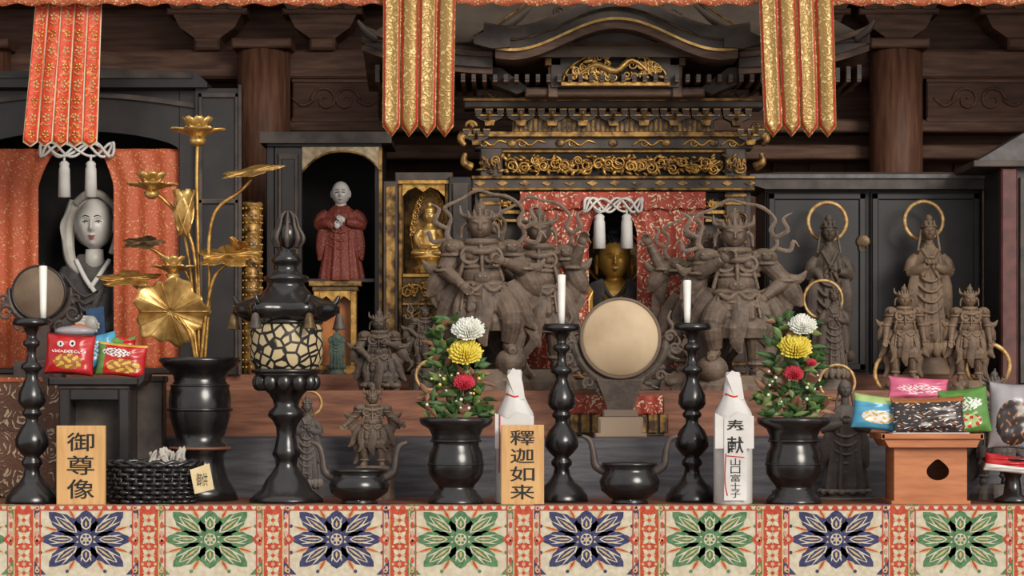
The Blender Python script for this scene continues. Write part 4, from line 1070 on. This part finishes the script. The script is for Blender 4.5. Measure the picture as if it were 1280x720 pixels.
robed('verdigris_attendant_statue',421,404,456,PY(Z4,1.5),1.5,M('verdigris',(48,62,56),(80,96,86),rough=.7),wide=1.3)
y=1.45
for cx,t in ((315,253),):
    base=PY(Z4,y); b=B(cx,base,y); pr=[]
    H=base-t
    for i in range(13):
        yy=t+H*i/12; pr+=[(yy,12),(yy+2,13.5),(yy+4,13.5),(yy+6,12)] if i<12 else [(base,13)]
    b.lathe(pr,gold_dull,cx=cx,seg=32)
    for yy in np.arange(t+8,base-6,9):
        for k in range(12):
            a=2*pi*k/12; b.ell((cx+12.4*cos(a),yy,12.4*sin(a)),1.7,gold,n=5)
    b.finish('gilt_sutra_column')

# ------------------------------------------------------------------ small gilt shrine
y=1.5; base=PY(Z4,y); b=B(530,base,y)
b.box(498,503,224,base,0,80,gold_dull,1); b.box(556,561,224,base,0,80,gold_dull,1); b.box(498,561,224,base,74,80,gold_dull)
b.box(494,566,216,228,-6,82,lacq_old,1); b.box(498,561,226,230,-8,0,gold)
b.prism([(503,228),(556,228),(556,246),(548,238),(538,234),(529,240),(520,234),(510,238),(503,246)],-2,2,gold)
b.box(480,498,228,base,-18,-12,lacq_old,1); b.box(483,495,234,base-6,-20,-17,gold_dull,1)
b.box(561,590,222,base,-14,-8,lacq,1); b.box(565,587,230,base-8,-17,-13,lacq_old,2)
b.box(503,556,342,347,-4,70,gold,1); b.box(503,556,347,base-2,-2,2,gold_dark,1); carving(b,506,553,350,378,-4,gold,5,21,1.8); b.box(503,556,378,382,-6,2,gold,1); carving(b,506,553,384,410,-4,gold_dull,4,22,1.8)
b.finish('gilt_shrine')
y=1.56; base=342; b=B(536,base,y)
P=[]
for i in range(40):
    a=2*pi*i/40; rx=24*(1-.25*max(0,sin(a))); P.append((537+rx*cos(a), 285-52*sin(a), 16))
b.prism([(p[0],p[1]) for p in P],16,19,gold_dull); b.tube(P,2,gold,seg=6,sub=1,closed=True)
for i in range(0,40):
    if -.3<sin(2*pi*i/40): b.spiral((P[i][0]*.9+537*.1,P[i][1]*.9+28.5,13),4,1.2,i,1,1.2,gold)
T=B(536,base,y)
T.lathe([(base,20),(base-6,22),(base-10,16),(base-16,18),(base-20,24)],gold,cx=537,seg=30,kw=.8,fold=lambda a,t:1+.05*cos(12*a))
T.lathe([(322,24),(314,23),(306,13),(296,12),(288,12),(283,6),(279,4)],gold,cx=537,kw=.6,seg=40)
for sg in (-1,1): T.tube([(537+sg*11,288,0),(537+sg*16,298,-3),(537+sg*11,309,-10),(537+sg*2,310,-14)],[4.6,4.4,3.4,2.6],gold)
for sg in (-1,1): T.ell((537+sg*12,317,-8),(12,5,9),gold)
T.head((537,270,-1),(7.6,9.6,8),gold,n=24); T.ell((537,263,0),(8,6,8),gold); T.ell((537,256,0),(3.8,4,3.8),gold)
sculpt(b,T,gold_br,.55,1)
b.finish('small_golden_buddha_statue')

# ------------------------------------------------------------------ right cabinets
y=1.72; base=PY(Z4,y); b=B(1095,base,y)
b.box(955,1228,234,base,0,110,lacq,1)
b.prism([(935,224),(1245,224),(1245,232),(1228,238),(955,238),(935,232)],-24,112,lacq_old)
b.prism([(935,220),(1245,220),(1245,225),(935,225)],-28,112,M('roof_edge_grey',(84,82,84),(112,108,108),rough=.5))
b.add([(935,220,-28),(1245,220,-28),(1185,210,60),(980,210,60)],[(0,1,2,3)],lacq_old,False)
for x0,x1 in ((958,1083),(1087,1225)):
    b.box(x0,x1,240,base-4,-6,0,lacq,1)
    for (a0,a1,c0_,c1_) in ((x0+2,x1-2,242,250),(x0+2,x1-2,base-14,base-6),(x0+2,x0+10,242,base-6),(x1-10,x1-2,242,base-6)): b.box(a0,a1,c0_,c1_,-9,-5,lacq,1)
b.torus((1078,310,-8),5,1.3,gold_dark,seg=20); b.ell((1078,302,-8),(9,9,2),gold_dark,n=8)
b.finish('black_statue_cabinet')
y=1.3; base=PY(Z3,y); b=B(1290,base,y)
b.box(1252,1360,208,base,0,120,lacq,1)
b.prism([(1216,204),(1400,204),(1400,160),(1290,160)],-14,125,M('roof_slate_grey',(78,74,75),(100,96,96),rough=.6)); b.box(1214,1400,202,210,-18,125,lacq_old,1)
b.box(1250,1270,210,base,-10,4,M('dark_red_post',(78,40,38),(104,56,52),rough=.5),2)
b.box(1274,1340,222,base-8,-5,2,lacq_old,1)
b.finish('side_altar_cabinet')

# ------------------------------------------------------------------ banners
def banner(x0,x1,x0b,x1b,yt,yb,y,kind):
    b=B((x0+x1)/2,yb,y); n=4 if kind=='gold' else 5
    for i in range(n):
        tA=i/n; tB=(i+1)/n
        def X(t,u): return (x0+(x1-x0)*t)*(1-u)+(x0b+(x1b-x0b)*t)*u
        layers=((0.0,0,ban_gold),(.05,-1.2,ban_red),(.14,-2.4,ban_gold)) if kind=='gold' else ((0.0,0,ban_wht),(.06,-1.2,ban_or))
        for lay,(ins,w,m) in enumerate(layers):
            a=tA+ins/n; c=tB-ins/n; pt=14 if kind=='gold' else 6
            e=lay*2.0
            def f(u,v,a=a,c=c,w=w,e=e,pt=pt):
                t=a+(c-a)*v; yend=yb-e-pt*abs(v-.5)*2
                yy=yt+(yend-yt)*u
                return (X(t,u),yy,w+2.5*sin((i+v)*3)+3*sin(u*5+i)*u)
            b.surf(f,24,8,m,th=.8)
        if kind!='gold':
            for kk in range(9):
                u=.08+kk*.105; t=(tA+tB)/2; cx_,cy_,cw_=X(t,u),yt+(yb-yt)*u,-1.9+2.5*sin((i+.5)*3)+3*sin(u*5+i)*u
                for a in range(5):
                    an=a*2*pi/5+kk; b.ell((cx_+3*cos(an),cy_+3.6*sin(an),cw_),(1.9,1.4,.5),clgold if kk%2 else gold,rot=an,n=5)
                b.tube([(cx_-4,cy_+7,cw_),(cx_,cy_+10,cw_),(cx_+4,cy_+8,cw_)],.7,clgold,seg=5,sub=3)
    b.finish('hanging_banner')
banner(46,128,29,121,-16,184,.9,'orange')
banner(479,570,478,567,-16,172,.8,'gold')
banner(948,1041,955,1046,-16,172,.8,'gold')
b=B(700,6,.84)
curtain(b,lambda u:-80,lambda u:1400,-26,6,0,valance_m,40,2,nu=6,nv=500)
b.box(-90,1410,-40,-24,-4,6,wood_beam,1)
b.finish('valance_curtain')

# ------------------------------------------------------------------ offerings
def pillow(b,cx,cy,wd,ht,ang,w,th,fn,n=56,tiltw=0):
    q=random.Random(int(cx*7+cy)); ph=q.uniform(0,6)
    def pt(u,v,sgn):
        prof=(max(0,1-abs(2*u-1)**3)*max(0,1-abs(2*v-1)**4))**.6
        x=(u-.5)*wd*(1-.05*sin(pi*v)); yy=(v-.5)*ht*(1-.06*sin(pi*u))
        wr_=1.6*sin(u*17+ph)*sin(v*6)+1.3*sin(v*23+ph+u*5)+1.2*sin((u+v)*14+ph)
        z=sgn*(prof*th+wr_*.45*prof)+.8*sin(u*20+ph)*(1-prof)
        X=x*cos(ang)-yy*sin(ang); Y=x*sin(ang)+yy*cos(ang)
        return (cx+X,cy+Y,w+z+tiltw*(v-.5)*ht)
    for sgn in (-1,1):
        V=[pt(i/n,j/n,sgn) for i in range(n+1) for j in range(n+1)]
        faces={}
        for i in range(n):
            for j in range(n):
                m=fn((i+.5)/n,(j+.5)/n) if sgn<0 else fn(.02,.02)
                faces.setdefault(m,[]).append((i*(n+1)+j,(i+1)*(n+1)+j,(i+1)*(n+1)+j+1,i*(n+1)+j+1))
        for m,fs in faces.items():
            b.add(V,fs,m,True)
def bm_(name,c,rough=.25): return M('wrapper_'+name,c,tuple(min(255,v+12) for v in c),rough=rough,scale=20)
wr,wy,wg,wb,wd_,wp,ws,wbr,wo=bm_('red',(178,30,34)),bm_('yellow',(208,168,74)),bm_('green',(84,130,60)),bm_('blue',(74,150,186)),bm_('dark',(44,36,36)),bm_('pink',(196,92,124)),bm_('silver',(150,146,150)),bm_('brown',(150,92,48)),bm_('orange',(206,96,42))
ww=bm_('white',(214,212,208)); wnk=bm_('black',(18,16,18)); wlg=bm_('pale_green',(158,184,118)); wdr=bm_('dark_red',(120,24,28))
def E(u,v,cx,cy,rx,ry): return ((u-cx)/rx)**2+((v-cy)/ry)**2<1
def NZ(u,v,f,s=0):   # irregular printed blotches
    return sin(u*f+1.7*sin(v*f*.7+s))+sin(v*f*1.13+1.9*sin(u*f*.61+s*2))
def bagA(u,v):
    if v<.05 or v>.95: return wdr
    if E(u,v,.32,.25,.025,.04) or E(u,v,.56,.22,.025,.04): return wnk
    if E(u,v,.32,.25,.065,.08) or E(u,v,.56,.22,.065,.08): return ww
    if E(u,v,.5,.68,.3,.2): return wbr if NZ(u,v,34)>-.2 else wy
    if .40<v<.47 and .15<u<.85 and NZ(u,v,90)>0: return ww
    return wr
def bagB(u,v):
    if E(u,v,.58,.68,.36,.22): return wy if NZ(u,v,30,1)>.1 else wbr
    if v<.08: return wy
    if E(u,v,.4,.28,.3,.13): return ww if NZ(u,v,70)>-.3 else wdr
    if u<.16: return wg
    return wr
def bagC(u,v): return ww if E(u,v,.5,.5,.3,.3) and NZ(u,v,40)>0 else wb
def bagBlue(u,v):
    if E(u,v,.5,.62,.34,.2): return ww if NZ(u,v,40)>-.5 else wy
    return wlg if v<.22 else wb
def bagDark(u,v):
    if v<.12: return wbr
    n_=NZ(u,v,44)
    return ww if n_>1.7 else (ws if n_>1.5 else (wbr if n_<-1.6 else wd_))
def bagPink(u,v): return ww if E(u,v,.5,.5,.38,.2) and NZ(u,v,60)>.2 else wp
def bagGreen(u,v):
    if E(u,v,.5,.33,.36,.15): return ww if NZ(u,v,64)>-.1 else wg
    if E(u,v,.5,.72,.3,.16): return wr if NZ(u,v,36)>.4 else wlg
    return wg
def bagSilver(u,v):
    if E(u,v,.5,.6,.38,.36): return wbr if NZ(u,v,38)>1.3 else wd_
    return ws
y=.35; base=PY(Z1,y); b=B(122,base,y)
b.box(66,178,472,482,-34,34,lacq,2); b.prism([(58,466),(66,472),(66,482),(60,476)],-34,34,lacq); b.prism([(186,466),(178,472),(178,482),(184,476)],-34,34,lacq)
b.box(78,166,482,486,-28,28,lacq_old,1)
b.box(78,92,486,base,-28,28,lacq,2); b.box(152,166,486,base,-28,28,lacq,2); b.box(92,152,486,500,-26,-20,lacq,1); b.box(92,152,500,base,16,22,lacq_old)
b.box(74,170,base-10,base,-32,32,lacq,2)
b.finish('lacquer_offering_stand')
b=B(122,471.5,.35)
pillow(b,90,443,62,52,.06,-16,11,bagA,tiltw=-.15)
pillow(b,154,450,62,42,.10,-14,10,bagB,tiltw=-.15)
pillow(b,126,438,44,42,-.2,0,9,bagC,tiltw=-.15)
pillow(b,140,432,60,24,.0,4,8,lambda u,v:wg if NZ(u,v,12)>0 else wr)
b.ell((94,414,0),(26,7,14),ws,n=12); b.ell((98,410,2),(13,5,8),wo,n=10)
b.finish('snack_bag_pile')
b=B(190,PY(Z1,.53),.53); b.box(172,206,474,PY(Z1,.53),-16,16,lacq_old,2); b.box(170,208,PY(Z1,.53)-12,PY(Z1,.53),-18,18,lacq_old,2); b.box(170,208,470,478,-18,18,lacq_old,2); b.finish('dark_plinth')

# right offering stand (sanbo) with round opening
y=.16; base=PY(Z1,y); b=B(1157,base,y)
x0,x1,y0,y1=1112,1202,558,base
def face(w0,w1):
    cx_,cy_=1166,588; n=48; O=[];I=[]
    for i in range(n):
        a=2*pi*i/n; I.append((cx_+14*cos(a),cy_+11*sin(a)-(4*max(0,-sin(a))**8)))
        dx,dy=cos(a),sin(a); t=min([(x1-cx_)/dx if dx>1e-6 else 1e9,(x0-cx_)/dx if dx<-1e-6 else 1e9,(y1-cy_)/dy if dy>1e-6 else 1e9,(y0-cy_)/dy if dy<-1e-6 else 1e9])
        O.append((cx_+dx*t,cy_+dy*t))
    for c in ((x0,y0),(x1,y0),(x1,y1),(x0,y1)):
        k=min(range(n),key=lambda i:(O[i][0]-c[0])**2+(O[i][1]-c[1])**2); O[k]=c
    V=[(p[0],p[1],w) for w in (w0,w1) for L_ in (O,I) for p in L_]
    F=[]
    for i in range(n):
        j=(i+1)%n
        F+=[(i,j,n+j,n+i),(2*n+i,2*n+j,3*n+j,3*n+i),(n+i,n+j,3*n+j,3*n+i),(i,j,2*n+j,2*n+i)]
    b.add(V,F,sanbo_w,False)
face(-38,-34)
b.box(x0,x0+4,y0,base,-34,34,sanbo_w); b.box(x1-4,x1,y0,base,-34,34,sanbo_w); b.box(x0,x1,y0,base,30,34,sanbo_w)
b.prism([(1096,545),(1218,545),(1212,558),(1104,558)],-50,50,sanbo_w); b.box(1094,1220,541,548,-54,-50,sanbo_w,1); b.box(1094,1220,541,548,50,54,sanbo_w,1)
b.box(1094,1098,541,548,-54,54,sanbo_w); b.box(1216,1220,541,548,-54,54,sanbo_w)
b.box(x0-4,x1+4,base-5,base,-42,42,sanbo_w,1)
b.finish('wooden_offering_stand')
b=B(1157,544.5,.16)
pillow(b,1096,516,64,44,.12,-8,11,bagBlue,tiltw=-.2)
pillow(b,1156,519,92,46,-.03,-26,13,bagDark,tiltw=-.25)
pillow(b,1204,514,62,58,-.10,-10,13,bagGreen,tiltw=-.2)
pillow(b,1148,486,76,28,.06,2,9,bagPink,tiltw=-.2)
pillow(b,1104,522,70,34,.15,6,9,lambda u,v:wy if v<.4 else wlg,tiltw=-.1)
b.box(1110,1205,540,544,-40,30,paper)
b.finish('snack_bag_pile')
y=.2; base=PY(Z1,y); b=B(1264,base,y)
b.lathe([(base,22),(base-4,24),(base-10,12),(base-30,9),(588,14),(578,34),(574,40),(572,40),(576,30),(578,1)],lacq_gloss,seg=40,cx=1266)
pillow(b,1262,580,76,22,.12,-30,8,lambda u,v:wr if v<.6 else ww,tiltw=-.1)
pillow(b,1264,520,60,84,.05,-6,14,bagSilver,tiltw=-.1)
b.finish('offering_dish_with_snacks')

# basket
y=.16; base=PY(Z1,y); cx=192; b=B(cx,base,y)
for row in range(9):
    yy=base-3-row*5.6; P=[]
    n=60; rr=50+row*.9
    for i in range(n):
        a=2*pi*i/n; o=2.4*(1 if (i//2+row)%2 else -1); P.append((cx+(rr+o)*cos(a),yy,(36+o)*sin(a)))
    b.tube(P,3,lacq_gloss,seg=6,sub=2,closed=True)
for i in range(30):
    a=2*pi*i/30; b.tube([(cx+50*cos(a),base-1,36*sin(a)),(cx+58*cos(a),base-50,37*sin(a))],1.8,lacq,seg=6,sub=1)
for off in (0,pi):
    P=[]
    for i in range(72):
        a=2*pi*i/72; P.append((cx+59*cos(a)+2*sin(a*9+off),base-50+2.5*cos(a*9+off),38*sin(a)))
    b.tube(P,2.8,lacq_gloss,seg=6,sub=1,closed=True)
b.lathe([(base-40,50),(base-42,1)],lacq,cx=cx,kw=.65,seg=30)
T=B(cx,base,y); q=random.Random(6)
for i in range(22):
    x=cx+22+q.uniform(-26,22); T.tube([(x,base-46,q.uniform(-14,14)),(x+q.uniform(-8,8),base-54-q.uniform(4,16),q.uniform(-12,8)),(x+q.uniform(-12,12),base-48,q.uniform(-20,0))],[2,3.4,1.5],hood_m,flat=.4)
sculpt(b,T,hood_m,1.0,1,disp=1.0,dscale=5)
b.prism([(cx+50,586),(cx+74,578),(cx+80,610),(cx+56,616)],-37,-36,M('paper_tag',(206,186,140),(220,200,156),rough=.7))
glyph(b,'御供',cx+58,cx+72,590,606,-37.5,ink,0)
b.finish('woven_basket')

# ------------------------------------------------------------------ light & camera
w=bpy.data.worlds.new('sky'); scene.world=w; w.use_nodes=True
bg=w.node_tree.nodes['Background']; bg.inputs[0].default_value=(1.0,.975,.95,1); bg.inputs[1].default_value=.82
sd=bpy.data.lights.new('sun','SUN'); sd.energy=2.45; sd.angle=radians(24); sd.color=(1,.93,.83)
so=bpy.data.objects.new('sun',sd); col.objects.link(so); so.rotation_euler=(radians(70),0,radians(28))
cd=bpy.data.cameras.new('camera'); cd.sensor_width=36; cd.lens=36*D/(1280*U); cd.shift_y=120/1280
cd.clip_end=100
co=bpy.data.objects.new('camera',cd); col.objects.link(co); co.location=(0,-D,ZH); co.rotation_euler=(radians(90),0,0)
scene.camera=co
